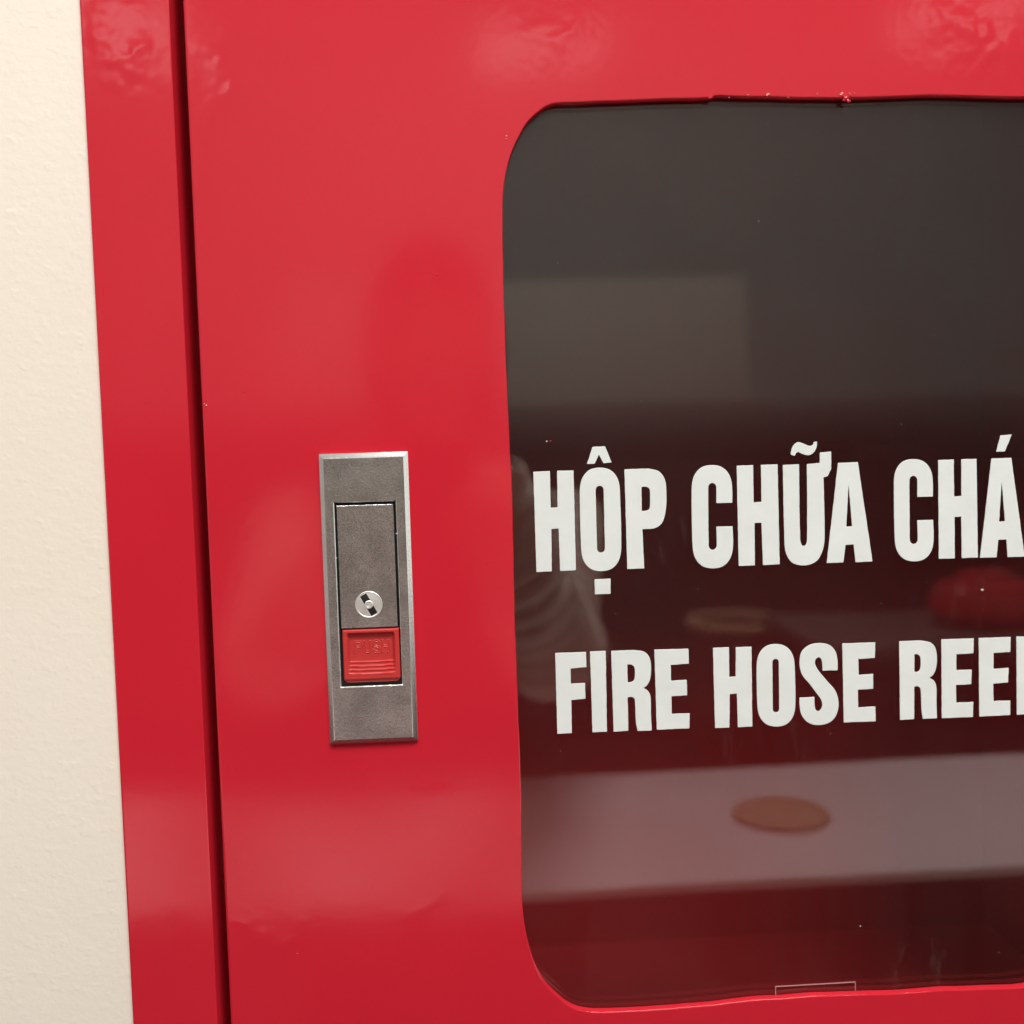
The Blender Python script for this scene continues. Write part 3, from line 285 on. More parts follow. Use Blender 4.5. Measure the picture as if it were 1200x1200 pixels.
def pane_glass(name, tint, dirt=True):
    mt, nt, p = mat(name); nt.nodes.remove(p); out = nt.nodes['Material Output']
    geo = nd(nt, 'ShaderNodeNewGeometry')
    ior = nt.nodes.new('ShaderNodeMapRange'); nt.links.new(geo.outputs['Backfacing'], ior.inputs['Value'])
    ior.inputs['To Min'].default_value = 1.62; ior.inputs['To Max'].default_value = 1/1.62
    fr = nt.nodes.new('ShaderNodeFresnel'); nt.links.new(ior.outputs[0], fr.inputs['IOR'])
    tr = nd(nt, 'ShaderNodeBsdfTransparent', Color=tint+(1,)); gl = nd(nt, 'ShaderNodeBsdfAnisotropic')
    gl.inputs['Roughness'].default_value = 0.02; gl.inputs['Color'].default_value = (1, 1, 1, 1)
    bn = bump(nt, None, tex(nt, 5.0, 1, 0.4), 0.0006); nt.links.new(bn, gl.inputs['Normal'])
    mx = nt.nodes.new('ShaderNodeMixShader'); nt.links.new(fr.outputs[0], mx.inputs[0])
    nt.links.new(tr.outputs[0], mx.inputs[1]); nt.links.new(gl.outputs[0], mx.inputs[2])
    last = mx.outputs[0]
    if dirt:                                                        # smears and wiping streaks left on the acrylic
        df = nd(nt, 'ShaderNodeBsdfDiffuse', Color=(0.75, 0.72, 0.68, 1))
        mp = nd(nt, 'ShaderNodeMapping', Scale=(1.0, 1.0, 0.22)); nt.links.new(geo.outputs['Position'], mp.inputs['Vector'])
        st = mth(nt, 'MULTIPLY', ramp(nt, tex(nt, 170, 3, 0.6, vec=mp.outputs[0]), 0.60, 0.78), ramp(nt, tex(nt, 13, 2, offset=(0.4, 0, 0.9)), 0.55, 0.7))
        hz = mth(nt, 'MULTIPLY', tex(nt, 8, 3, 0.6), 0.010)
        fac = mth(nt, 'ADD', mth(nt, 'MULTIPLY', st, 0.03), hz)
        m2 = nt.nodes.new('ShaderNodeMixShader'); nt.links.new(fac, m2.inputs[0]); nt.links.new(last, m2.inputs[1]); nt.links.new(df.outputs[0], m2.inputs[2])
        last = m2.outputs[0]
    nt.links.new(last, out.inputs['Surface'])
    return mt
PANE = pane_glass('smoky_acrylic', (0.785, 0.75, 0.75))
CLEAR = pane_glass('clear_film', (0.93, 0.93, 0.93), False)

# ------------------------------------------------------------------ the wall, and the room that the glass mirrors
FX0, FX1, FZ0, FZ1 = -128.2, 354.0, -336.0, 237.0          # frame, outer
DX0, DX1, DZ0, DZ1 = -92.0, 318.0, -300.0, 201.0           # door, outer
GAP = 4.8
WY = 1.6                                                    # the wall lies this far behind the frame's front
bm = bmesh.new()
outer = [bm.verts.new((x, WY*MM, z)) for x, z in ((-2.5, 0), (2.5, 0), (2.5, 2.8), (-2.5, 2.8))]
h0 = ring_verts(bm, [(FX0+6, FZ0+6), (FX1-6, FZ0+6), (FX1-6, FZ1-6), (FX0+6, FZ1-6)], WY)
strip(bm, outer, h0)
h1 = ring_verts(bm, [(FX0+6, FZ0+6), (FX1-6, FZ0+6), (FX1-6, FZ1-6), (FX0+6, FZ1-6)], 235)
strip(bm, h0, h1)
tag(from_bm('wall', bm, WALL, smooth=False), 'cream textured painted wall beside the red cabinet', kind='structure')

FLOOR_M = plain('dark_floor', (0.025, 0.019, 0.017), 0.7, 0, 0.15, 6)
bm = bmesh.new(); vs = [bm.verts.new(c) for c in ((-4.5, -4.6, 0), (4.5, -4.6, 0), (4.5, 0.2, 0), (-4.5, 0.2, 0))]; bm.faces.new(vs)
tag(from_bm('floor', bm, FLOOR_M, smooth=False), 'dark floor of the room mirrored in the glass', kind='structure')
FAR_M = plain('far_wall_paint', (0.42, 0.465, 0.43), 0.8, 0, 0.04, 3)
bm = rbox(-4.5, 4.5, -4.7, -4.6, 0, 3.6)
tag(from_bm('far_wall', bm, FAR_M, smooth=False), 'grey far wall of the room mirrored in the glass', kind='structure')
far_wall = bpy.data.objects['far_wall']
DARK_PANEL = plain('dark_panel', (0.022, 0.016, 0.014), 0.5, 0, 0.2, 8)
from_bm('added_dark_panel', rbox(-4.5, 4.5, -4.598, -4.57, 0.002, 1.36, 0.003), DARK_PANEL, far_wall)  # added dark panel, keeps the mirrored lower wall dark
for k, v in enumerate((0.05, 0.10, 0.17, 0.26, 0.36)):  # strips in stepped tones, the wall's fade into shade put into their colours
    from_bm('fade_strip', rbox(-4.5, 4.5, -4.598, -4.56 - 0.004*k, 1.362 + 0.055*k, 1.415 + 0.055*k, 0.006),
            plain('fade_strip_paint', (v, v*0.93, v*0.86), 0.6, 0, 0.1, 8), far_wall)

# ------------------------------------------------------------------ the cabinet
cabinet = empty('fire_hose_cabinet', W(112.9, -336, 0))
tag(cabinet, 'glossy red fire hose cabinet with lettered window set into the cream wall', 'cabinet')

# frame: front face, rounded edges, return into the gap, stop lip behind the door
bm = bmesh.new()
rec = lambda d, x0=FX0, x1=FX1, z0=FZ0, z1=FZ1, r=1.2: rrect(x0-d, x1+d, z0-d, z1+d, max(r+d, 0.2), 4)
ix0, ix1, iz0, iz1 = DX0-GAP, DX1+GAP, DZ0-GAP, DZ1+GAP
irec = lambda d: rrect(ix0-d, ix1+d, iz0-d, iz1+d, max(0.8+d, 0.2), 4)
rings = [ring_verts(bm, rec(0), WY+6), ring_verts(bm, rec(0), 0.8), ring_verts(bm, rec(-0.25), 0.25), ring_verts(bm, rec(-0.8), 0)]
for a, b in zip(rings, rings[1:]): strip(bm, a, b)
ins = [ring_verts(bm, irec(0.5), 0), ring_verts(bm, irec(0.15), 0.15), ring_verts(bm, irec(0), 0.5), ring_verts(bm, irec(0), 22), ring_verts(bm, irec(-16), 22)]
fill(bm, [rings[-1], ins[0]])
for a, b in zip(ins, ins[1:]): strip(bm, a, b)
from_bm('frame', bm, RED, cabinet)
# inside of the box
bm = bmesh.new()
a = ring_verts(bm, irec(-10), 22.4); b = ring_verts(bm, irec(-10), 215)
strip(bm, a, b); fill(bm, [b])
from_bm('box_interior', bm, RED_IN, cabinet)

# window opening: cut by hand, so its edge wanders; the far side mirrors the near one
CX = 131.5
half = WINDOW[:]
far = [(2*CX - p[0], p[1]) for p in half][::-1]
def lerp_cut(side, near):                                         # keep the part on its own side of the middle
    return [p for p in side if (p[0] <= CX) == near]
left = lerp_cut(half, True); rightp = lerp_cut(far, False)
mid_top = [p for p in half[:12] if p[0] > CX]; mid_bot = [p for p in half[-10:] if p[0] > CX]
# order: top right -> top left -> down the left -> bottom left -> bottom right -> up the right
corner = [(2*CX - p[0], p[1]) for p in left]                      # mirrored left part, top to bottom
ctop = [p for p in corner if p[1] > 60][::-1]; cbot = [p for p in corner if p[1] < -160][::-1]
mids_t = [p for p in mid_top if p[0] < 200]; mids_b = [p for p in mid_bot if p[0] < 200]
shape = mids_t + left + mids_b + [p for p in cbot if p[0] > 205] + [p for p in corner if -160 <= p[1] <= 60][::-1] + [p for p in ctop if p[0] > 205]
def smooth_ring(pts, n=5):
    out = []; N = len(pts)
    for i in range(N):
        p0, p1, p2, p3 = (Vector(pts[(i+k) % N]) for k in (-1, 0, 1, 2))
        L = (p2-p1).length
        t1 = (p2-p0)*(L/(L+(p1-p0).length+1e-9)); t2 = (p3-p1)*(L/(L+(p3-p2).length+1e-9))
        k = max(2, min(14, int(L/3.0)))
        for j in range(k):
            t = j/k
            q = (2*t**3-3*t**2+1)*p1 + (t**3-2*t**2+t)*t1 + (-2*t**3+3*t**2)*p2 + (t**3-t**2)*t2
            out.append((q.x, q.y))
    return out
shape = smooth_ring(shape)
if area2(shape) < 0: shape = shape[::-1]
shape = [(p[0] + 0.16*noise.noise(Vector((p[0]*0.13, p[1]*0.13, 1.5))) + 0.05*noise.noise(Vector((p[0]*0.9, p[1]*0.9, 4.5))),
          p[1] + 0.16*noise.noise(Vector((p[0]*0.13, p[1]*0.13, 8.5))) + 0.05*noise.noise(Vector((p[0]*0.9, p[1]*0.9, 2.5)))) for p in shape]

bm = bmesh.new()
drec = lambda d: rrect(DX0-d, DX1+d, DZ0-d, DZ1+d, max(1.4+d, 0.15), 5)
outs = [ring_verts(bm, drec(0), 19), ring_verts(bm, drec(0), 1.0), ring_verts(bm, drec(-0.12), 0.5), ring_verts(bm, drec(-0.45), 0.13), ring_verts(bm, drec(-1.0), 0)]
for a, b in zip(outs, outs[1:]): strip(bm, a, b)
hole = [ring_verts(bm, inset(shape, 0.34), 0), ring_verts(bm, inset(shape, 0.1), 0.08), ring_verts(bm, inset(shape, 0.015), 0.3), ring_verts(bm, shape, 3.1), ring_verts(bm, inset(shape, 1.0), 3.3)]
fill(bm, [outs[-1], hole[0]])
for a, b in zip(hole, hole[1:]): strip(bm, a, b)
door = from_bm('door', bm, RED, cabinet, angle=40)

# lumps of paint and chips along the top of the cut
bm = bmesh.new()
def blob(bm, x, z, y, r, seed):
    rr = random.Random(seed)
    b = bmesh.new(); bmesh.ops.create_icosphere(b, subdivisions=2, radius=1.0)
    for v in b.verts:
        k = 1 + 0.55*noise.noise(v.co*1.7 + Vector((seed, 0, 0)))
        v.co = W(x + v.co.x*r*k*rr.uniform(0.9, 1.1), z + v.co.z*r*k*0.8, y + v.co.y*r*k*0.5)
    me = bpy.data.meshes.new('t'); b.to_mesh(me); b.free(); bm.from_mesh(me); bpy.data.meshes.remove(me)
for i, (x, z, r) in enumerate(((146.8, 128.6, 0.9), (148.4, 127.6, 0.8), (150.1, 128.4, 0.7), (147.6, 126.9, 0.6), (149.3, 126.6, 0.7), (151.6, 128.9, 0.45), (119.0, 128.9, 0.65), (111.6, 128.9, 0.5), (97.5, 128.4, 0.8), (22.0, 114.2, 0.5))):
    blob(bm, x, z, 0.1, r, i)
tag(from_bm('paint_drips', bm, RED, door), kind='stuff')
bm = bmesh.new()
for i, (x, z, r) in enumerate(((119.2, 129.3, 0.42), (111.5, 129.1, 0.24), (146.9, 129.2, 0.42), (149.6, 129.3, 0.2), (151.4, 129.2, 0.2), (137.5, 129.2, 0.2), (22.0, 115.4, 0.24), (-90.2, 20.6, 0.3), (-90.9, 21.2, 0.2), (104.5, 128.2, 0.22), (126.5, 128.0, 0.25))):
    blob(bm, x, z, -0.25, r, i+40)
tag(from_bm('chipped_paint', bm, RED_EDGE, door), 'pale chips in the red paint along the top of the window', kind='stuff')

bm = bmesh.new(); rr = random.Random(21)
nibs = [(35, 4, .35), (-30.5, 28.2, .35), (-76.5, 25.0, .4), (13, 62, .3), (10, -41, .35), (11.5, -58, .3), (-5, 66, .5), (-83, -150, .3), (-66, -186, .35), (-6, -128, .4), (-112, 22, .3), (-105, -80, .35)]
nibs += [(rr.uniform(-88, 14), rr.uniform(-205, 165), rr.uniform(.12, .28)) for _ in range(16)] + [(rr.uniform(-124, -100), rr.uniform(-205, 165), rr.uniform(.12, .26)) for _ in range(7)] + [(rr.uniform(20, 230), rr.uniform(134, 160), rr.uniform(.12, .28)) for _ in range(7)]
for i, (x, z, r) in enumerate(nibs): blob(bm, x, z, 0.0, r, i+150)
tag(from_bm('paint_nibs', bm, RED, door), kind='stuff')

# acrylic pane behind the cut, with the vinyl letters on its face
py0, py1 = 3.6, 6.1
wx0, wx1, wz0, wz1 = 4.0, 259.0, -234.0, 144.0
pane = from_bm('window_pane', box_bm(wx0, wx1, wz0, wz1, py0, py1), PANE, cabinet, smooth=False)
bm = bmesh.new()
for (x0, x1, z0, z1) in ((wx0-6, 14, wz0-6, wz1+6), (249, wx1+6, wz0-6, wz1+6), (14, 249, 132.5, wz1+6), (14, 249, wz0-6, -226)):
    box_bm(x0, x1, z0, z1, py1+0.1, py1+1.3, bm=bm)
from_bm('retaining_strip', bm, BLACK, door, smooth=False)

def ragged(ring, seed, amp=0.085):
    out = []
    n = len(ring)
    for i in range(n):
        a, b = Vector(ring[i]), Vector(ring[(i+1) % n]); L = (b-a).length
        k = max(1, int(L/1.1)); nn = Vector((b.y-a.y, a.x-b.x)).normalized() if L > 1e-6 else Vector((0, 0))
        for j in range(k):
            t = j/k; p = a.lerp(b, t)
            s = Vector((p.x*0.55, p.y*0.55, seed)); q = 0.0 if j == 0 else amp*(noise.noise(s) + 0.7*noise.noise(s*3.3))
            out.append((p.x + nn.x*q, p.y + nn.y*q))
    return out
LY0, LY1 = py0 - 0.28, py0 - 0.05
for li, (nm, outsr, holes) in enumerate(LETTERS):
    bm = bmesh.new()
    for oi, o_ in enumerate(outsr):
        o_ = o_ if area2(o_) > 0 else o_[::-1]
        hs = [h if area2(h) > 0 else h[::-1] for h in holes] if oi == 0 else []
        o_ = ragged(o_, li*3.1 + oi); hs = [ragged(h, li*3.1 + 9) for h in hs]
        f0 = [ring_verts(bm, inset(o_, -0.06), LY0)] + [ring_verts(bm, inset(h, 0.06), LY0) for h in hs]
        m0 = [ring_verts(bm, o_, LY0+0.06)] + [ring_verts(bm, h, LY0+0.06) for h in hs]
        b0 = [ring_verts(bm, o_, LY1)] + [ring_verts(bm, h, LY1) for h in hs]
        fill(bm, f0)
        for a, b, c in zip(f0, m0, b0): strip(bm, a, b); strip(bm, b, c)
    from_bm('letter', bm, VINYL, pane, angle=20)

# clear film tab caught under the bottom of the cut
FILM_EDGE = plain('film_edge', (0.50, 0.24, 0.24), 0.3)
tab = from_bm('film_tab', box_bm(118.0, 149.5, -222.0, -211.5, 3.35, 3.5), CLEAR, pane, smooth=False)
bm = box_bm(117.9, 149.6, -211.5, -211.2, 3.3, 3.55); box_bm(117.7, 117.95, -221, -211.2, 3.3, 3.55, bm=bm); box_bm(149.5, 149.75, -221, -211.2, 3.3, 3.55, bm=bm)
from_bm('film_edge', bm, FILM_EDGE, pane, smooth=False)
# dust and lint on the pane
bm = bmesh.new(); rr = random.Random(5)
spots = [(116.0, 84.0, .22), (84.0, 60.0, .16), (70, 18, .14), (170, 6.5, .2), (201.4, -58.2, .55), (161.5, -62, .16), (141, -112, .16), (183, 40, .14), (90, -220, .2), (152, -189, .25), (40, 70, .14), (34, 4, .3), (101, -166, .16), (58.5, -62, .14)]
spots += [(rr.uniform(22, 238), rr.uniform(-215, 120), rr.uniform(0.06, 0.15)) for _ in range(46)]
for i, (x, z, r) in enumerate(spots): blob(bm, x, z, py0-0.06, r, i+90)
tag(from_bm('dust_specks', bm, plain('dust', (0.62, 0.58, 0.52), 0.8), pane), kind='stuff')

# ------------------------------------------------------------------ push lock
LX0, LX1, LZ0, LZ1 = -50.4, -17.7, -106.3, 1.8
SX0, SX1, SZ0, SZ1 = -45.3, -22.8, -84.5, -16.3
bm = bmesh.new()
lrec = lambda d: rrect(LX0-d, LX1+d, LZ0-d, LZ1+d, max(0.5+d*0.2, 0.15), 3)
prof = [(0, 0.02), (0, -0.9), (-0.12, -1.15), (-1.75, -2.55), (-1.95, -2.62)]
rg = [ring_verts(bm, lrec(d), y) for d, y in prof]
for a, b in zip(rg, rg[1:]): strip(bm, a, b)
def slot_ring(d, seed):
    base = [(SX0-d, SZ0-d), (SX1+d, SZ0-d), (SX1+d, SZ1+d), (SX0-d, SZ1+d)]; out = []
    for i in range(4):
        a, b = Vector(base[i]), Vector(base[(i+1) % 4]); k = (32, 97, 32, 97)[i]
        for j in range(k):
            p = a.lerp(b, j/k); q = 0.0 if j == 0 else 0.07*noise.noise(Vector((p.x*1.3, p.y*1.3, seed)))
            out.append((p.x+q, p.y+q))
    return out
sl = [slot_ring(0.28, 1.0), slot_ring(0.0, 2.0)]
s0 = ring_verts(bm, sl[0], -2.62); s1 = ring_verts(bm, sl[1], -2.38); s2 = ring_verts(bm, sl[1], 0.02)
fill(bm, [rg[-1], s0]); strip(bm, s0, s1); strip(bm, s1, s2)
for f in bm.faces: f.material_index = 0
bm.normal_update()
plate = from_bm('lock_plate', bm, [NICKEL, NICKEL_LIT], cabinet, angle=15)
for p in plate.data.polygons:                                # bevel round the plate and rim of the slot take the brightened nickel
    n = p.normal
    if n.y > -0.97 and (abs(n.x) + abs(n.z)) > 0.2 and p.center.y > -2.7*MM: p.material_index = 1
from_bm('slot_floor', box_bm(SX0-0.4, SX1+0.4, SZ0-0.4, SZ1+0.4, -0.25, -0.05), BLACK, plate, smooth=False)  # black base colour deepens the shade in the gaps of the slot
# lever flap
bm = box_bm(-44.45, -23.75, -62.85, -17.35, -2.5, -0.3, 0.22, 2)
flap = from_bm('lever_flap', bm, [NICKEL, NICKEL_LIT], plate, angle=10)
for p in flap.data.polygons:
    if abs(p.normal.y) < 0.9 and p.center.y < -2.2*MM: p.material_index = 1
# key cylinder: bright face, keyway slot, centre pin
kc = W(-34.0, -54.2, -2.5)
bm = lathe([(5.0*MM, -0.4*MM), (5.0*MM, 0.28*MM), (4.85*MM, 0.40*MM), (4.55*MM, 0.40*MM), (4.4*MM, 0.30*MM), (4.2*MM, 0.34*MM)], 48, kc, 'Y')
cyl = from_bm('key_cylinder', bm, BRIGHT, flap, angle=25)
def turned_bar(cx, cz, L, w, ang, y0, y1, shift=0.0):
    b = bmesh.new(); bmesh.ops.create_cube(b, size=1.0); ca, sa = math.cos(ang), math.sin(ang)
    for v in b.verts:
        u, w_ = v.co.x*L + shift, v.co.z*w
        v.co = W(cx + u*ca - w_*sa, cz + u*sa + w_*ca, (y0+y1)/2 + v.co.y*(y1-y0))
    return b
bm = turned_bar(-34.0, -54.2, 8.3, 2.6, math.radians(-62), -2.90, -2.75)
bevel_all(bm, 0.0003, 2)
from_bm('keyway', bm, BLACK, flap)
bm = lathe([(1.55*MM, 0.2*MM), (1.55*MM, 0.50*MM), (1.35*MM, 0.62*MM), (0.9*MM, 0.60*MM), (0.8*MM, 0.50*MM)], 32, kc, 'Y')
from_bm('centre_pin', bm, BRIGHT, flap, angle=30)
bm = turned_bar(-34.0 - 1.35*math.sin(math.radians(62)) - 0.2, -54.2 - 1.35*math.cos(math.radians(62)), 7.0, 0.28, math.radians(-62), -2.98, -2.75)
from_bm('keyway_lip', bm, BRIGHT, flap, smooth=False)

# push button: a moulded block with a dished thumb rest, raised PUSH and four ribs
BX0, BX1, BZ0, BZ1 = -44.2, -23.35, -83.3, -63.35
STROKES = {'P': [((0, 0), (0, 1)), ((0, 1), (.6, 1)), ((.6, 1), (.75, .86)), ((.75, .86), (.75, .64)), ((.75, .64), (.6, .5)), ((.6, .5), (0, .5))],
           'U': [((0, 1), (0, .2)), ((0, .2), (.2, 0)), ((.2, 0), (.55, 0)), ((.55, 0), (.75, .2)), ((.75, .2), (.75, 1))],
           'S': [((.75, .82), (.58, 1)), ((.58, 1), (.18, 1)), ((.18, 1), (0, .85)), ((0, .85), (0, .65)), ((0, .65), (.18, .52)), ((.18, .52), (.58, .48)), ((.58, .48), (.75, .35)), ((.75, .35), (.75, .15)), ((.75, .15), (.58, 0)), ((.58, 0), (.18, 0)), ((.18, 0), (0, .16))],
           'H': [((0, 0), (0, 1)), ((.75, 0), (.75, 1)), ((0, .5), (.75, .5))]}
segs = []
for k, ch in enumerate('PUSH'):
    ox, oz, hh, ww = -39.7 + k*3.35, -72.2, 4.0, 2.9
    for a, b in STROKES[ch]: segs.append((Vector((ox + a[0]*ww, oz + a[1]*hh)), Vector((ox + b[0]*ww, oz + b[1]*hh))))
def seg_d(p):
    best = 9
    for a, b in segs:
        ab = b-a; t = max(0, min(1, (p-a).dot(ab)/ab.length_squared)); best = min(best, (p-a-ab*t).length)
    return best
def sst(a, b, x):
    t = max(0, min(1, (x-a)/(b-a))); return t*t*(3-2*t)
def button_h(x, z):                                           # height above the slot floor, mm
    dx = min(x-BX0, BX1-x); dzt = BZ1-z; dzb = z-BZ0
    h = 2.55
    # dished rest
    w = sst(1.4, 2.7, dx)*sst(1.1, 2.5, dzt)
    zz = z
    curve = 0.55*(abs(x-(BX0+BX1)/2)/10)**4                    # the ribs lift at their ends
    lev = 0.85
    for i, zr in enumerate((-75.6, -77.0, -78.4, -79.8)):
        lev += 0.44*(1 - sst(zr-0.22, zr+0.12, z - curve*0.9))
    rib = 0.0
    for zr in (-75.6, -77.0, -78.4, -79.8):
        rib += 0.26*math.exp(-((z - curve*0.9 - (zr-0.2))/0.2)**2)
    floor = min(2.62, lev + rib)
    wr = sst(1.0, 2.2, dx)
    h = 2.55*(1-w) + floor*w if z > -80.4 else 2.55 + rib*wr
    # rounded shoulders, falling away at the bottom
    h -= 0.5*(1-sst(0, 0.55, dx))**2 + 0.45*(1-sst(0, 0.5, dzt))**2
    h -= 1.5*(1-sst(0, 1.9, dzb))**1.6
    d = seg_d(Vector((x, z)))
    h += 0.22*math.exp(-((d-0.30)/0.15)**2) - 0.05*math.exp(-(d/0.14)**2)
    return h
bm = bmesh.new(); nx, nz = 120, 116; g = []
for j in range(nz+1):
    row = []
    for i in range(nx+1):
        x = BX0 + (BX1-BX0)*i/nx; z = BZ0 + (BZ1-BZ0)*j/nz
        h = button_h(x, z)
        # bottom corners rounded off in plan
        r = 1.9; cx = None; xx, zz_ = x, z
        if z < BZ0 + r:
            lim = r - math.sqrt(max(0, r*r - (BZ0 + r - z)**2))
            xx = max(BX0 + lim, min(BX1 - lim, x))
        row.append(bm.verts.new(W(xx, zz_, -h)))
    g.append(row)
for j in range(nz):
    for i in range(nx): bm.faces.new((g[j][i], g[j][i+1], g[j+1][i+1], g[j+1][i]))
border = [g[0][i] for i in range(nx+1)] + [g[j][nx] for j in range(1, nz+1)] + [g[nz][i] for i in range(nx-1, -1, -1)] + [g[j][0] for j in range(nz-1, 0, -1)]
base = [bm.verts.new((v.co.x, -0.3*MM, v.co.z)) for v in border]
strip(bm, border, base)
from_bm('push_button', bm, PUSHRED, plate, angle=60)
# burrs of raw metal where the slot was punched
bm = bmesh.new(); rr = random.Random(11)
for i in range(34):
    x = rr.uniform(SX0+0.6, SX1-0.6); blob(bm, x, SZ0 - 0.08, -2.55, rr.uniform(0.10, 0.24), i+300)
for i in range(10):
    blob(bm, rr.uniform(LX0+1, LX1-1), LZ1 - 1.7, -2.5, rr.uniform(0.08, 0.2), i+340)
blob(bm, SX1-0.15, -28.3, -2.45, 0.35, 361); blob(bm, SX0+0.1, -36.5, -2.5, 0.2, 362)
tag(from_bm('metal_burrs', bm, BRIGHT, plate), kind='stuff')

# ------------------------------------------------------------------ what the glass and the gloss paint mirror
PINKED_TOP = plain('pinked_laminate', (0.95, 0.81, 0.84), 0.4, 0, 0.02, 5)  # white top with the cabinet's red bounce light mixed into its colour
DARK_LEG = plain('dark_steel', (0.012, 0.012, 0.013), 0.8)
TZ = Z0 - 0.350
table = empty('console_table', (0.25, -0.555, 0))
tag(table, 'narrow white console table mirrored in the lower part of the window', 'table')
from_bm('table_top', rbox(-0.75, 1.25, -0.699, -0.409, TZ-0.008, TZ, 0.001), PINKED_TOP, table)
for lx in (-0.70, 1.20):
    for ly in (-0.66, -0.45):
        from_bm('leg', rbox(lx-0.02, lx+0.02, ly-0.02, ly+0.02, 0.0, TZ-0.0085, 0.002), DARK_LEG, table)
TAN = plain('tan_cork', (0.62, 0.39, 0.26), 0.7, 0, 0.12, 60)
dc = (0.294, -0.548, TZ+0.0005)
bm = lathe([(0.043, 0), (0.0455, 0.0008), (0.0455, 0.0030), (0.0445, 0.0038), (0.041, 0.0038), (0.040, 0.0022), (0.02, 0.0022)], 48, dc)
tag(from_bm('coaster', bm, TAN), 'round tan coaster lying on the white table mirrored in the window', 'coaster')

# planter, chair and red cushion farther back
POT = plain('brown_pot', (0.06, 0.035, 0.024), 0.6, 0, 0.15, 30)
RIM = plain('tan_rim', (0.58, 0.37, 0.23), 0.6, 0, 0.1, 30)
pc = Vector((0.71, -2.26, 0))
pot = empty('planter', pc); tag(pot, 'round brown planter with a tan rim mirrored behind the lettering', 'planter')
hgt = Z0 - 0.45
from_bm('pot_body', lathe([(0.085, 0), (0.09, 0.01), (0.118, hgt-0.03), (0.112, hgt-0.031), (0.095, hgt-0.36), (0.02, hgt-0.36)], 40, pc), POT, pot)
b = bmesh.new(); rings = []
for k in range(40):
    a = 2*math.pi*k/40; ring = []
    for q in range(10):
        t = 2*math.pi*q/10; r = 0.113 + 0.014*math.cos(t)
        ring.append(b.verts.new(pc + Vector((r*math.cos(a), r*math.sin(a), hgt-0.015 + 0.014*math.sin(t)))))
    rings.append(ring)
for k in range(40): strip(b, rings[k], rings[(k+1) % 40])
from_bm('rim', b, RIM, pot)
DARKSEAT = plain('dark_fabric', (0.010, 0.006, 0.007), 0.7, 0, 0.2, 50)
def chair(x, y, seat_z, back_z, w, label):
    c = empty('high_chair', (x, y, 0)); tag(c, label, 'chair')
    from_bm('seat', rbox(x-w/2, x+w/2, y-0.21, y+0.21, seat_z-0.06, seat_z, 0.02, 3), DARKSEAT, c)
    bmk = rbox(x-w/2, x+w/2, y+0.17, y+0.215, seat_z+0.02, back_z, 0.018, 3)
    from_bm('backrest', bmk, DARKSEAT, c)
    for sx in (-1, 1):
        for sy in (-1, 1):
            px, py_ = x+sx*(w/2-0.03), y+sy*0.17
            from_bm('leg', rbox(px-0.016, px+0.016, py_-0.016, py_+0.016, 0, seat_z-0.061, 0.003), DARK_LEG, c)
chair(1.11, -2.0-0.2, 0.80, Z0-0.012, 0.34, 'dark high backed chair mirrored behind the second word of the top line')
CUSH = plain('red_glaze', (0.55, 0.016, 0.024), 0.22, 0, 0.05, 20)
SIDE = plain('grey_stool_top', (0.10, 0.085, 0.08), 0.5)
stool = empty('side_table', (1.0, -1.5, 0)); tag(stool, 'small dark side table mirrored at the right edge of the window', 'table')
from_bm('table_top', rbox(0.62, 1.38, -1.70, -1.32, Z0-0.380, Z0-0.352, 0.004), SIDE, stool)
for sx in (0.66, 1.34):
    for sy in (-1.66, -1.36): from_bm('leg', rbox(sx-0.015, sx+0.015, sy-0.015, sy+0.015, 0, Z0-0.3805, 0.002), DARK_LEG, stool)
bm = lathe([(0.055, 0.0), (0.085, 0.006), (0.102, 0.028), (0.100, 0.055), (0.085, 0.078), (0.05, 0.088), (0.046, 0.10), (0.02, 0.105)], 40, (1.0, -1.5, Z0-0.3515))
tag(from_bm('red_pot', bm, CUSH), 'squat glossy red pot mirrored under the last word of the top line', 'pot')
PANEL = plain('pale_board', (0.70, 0.69, 0.60), 0.6, 0, 0.03, 4)
brd = empty('wall_board', (0.3, -4.57, 1.68)); tag(brd, 'pale rectangular board on the far wall mirrored in the upper left of the window', 'board')
from_bm('board', rbox(-0.9, 1.43, -4.599, -4.588, Z0+0.24, Z0+0.83, 0.003), PANEL, brd)

# ------------------------------------------------------------------ the person taking the picture (mirrored)
person = empty('person', (-0.03, -0.86, 0))
tag(person, 'person in a striped knit sleeve holding up a phone, mirrored beside the lettering', 'person')
def skin(name, chains, mtl, parent, sub=2):
    vs, es, rad, roots = [], [], [], []; key = {}
    for ch in chains:
        prev = None
        for i, (p, r) in enumerate(ch):
            k = tuple(round(c, 4) for c in p)
            if k not in key:
                key[k] = len(vs); vs.append(p); rad.append(r)
                if i == 0: roots.append(key[k])
            idx = key[k]
            if prev is not None and prev != idx: es.append((prev, idx))
            prev = idx
    me = bpy.data.meshes.new(name); me.from_pydata(vs, es, [])
    o = link(name, me, mtl, parent)
    sk = o.modifiers.new('skin', 'SKIN'); sk.use_smooth_shade = True
    layer = me.skin_vertices[0].data if me.skin_vertices else None
    if layer is None:
        b = bmesh.new(); b.from_mesh(me); b.verts.layers.skin.verify(); b.to_mesh(me); b.free(); layer = me.skin_vertices[0].data
    for i, r in enumerate(rad):
        layer[i].radius = (r, r) if not isinstance(r, tuple) else r
        layer[i].use_root = i in roots
    sd = o.modifiers.new('sub', 'SUBSURF'); sd.levels = sub; sd.render_levels = sub
    return o
SKIN_M = plain('skin', (0.55, 0.36, 0.27), 0.5, 0, 0.05, 30)
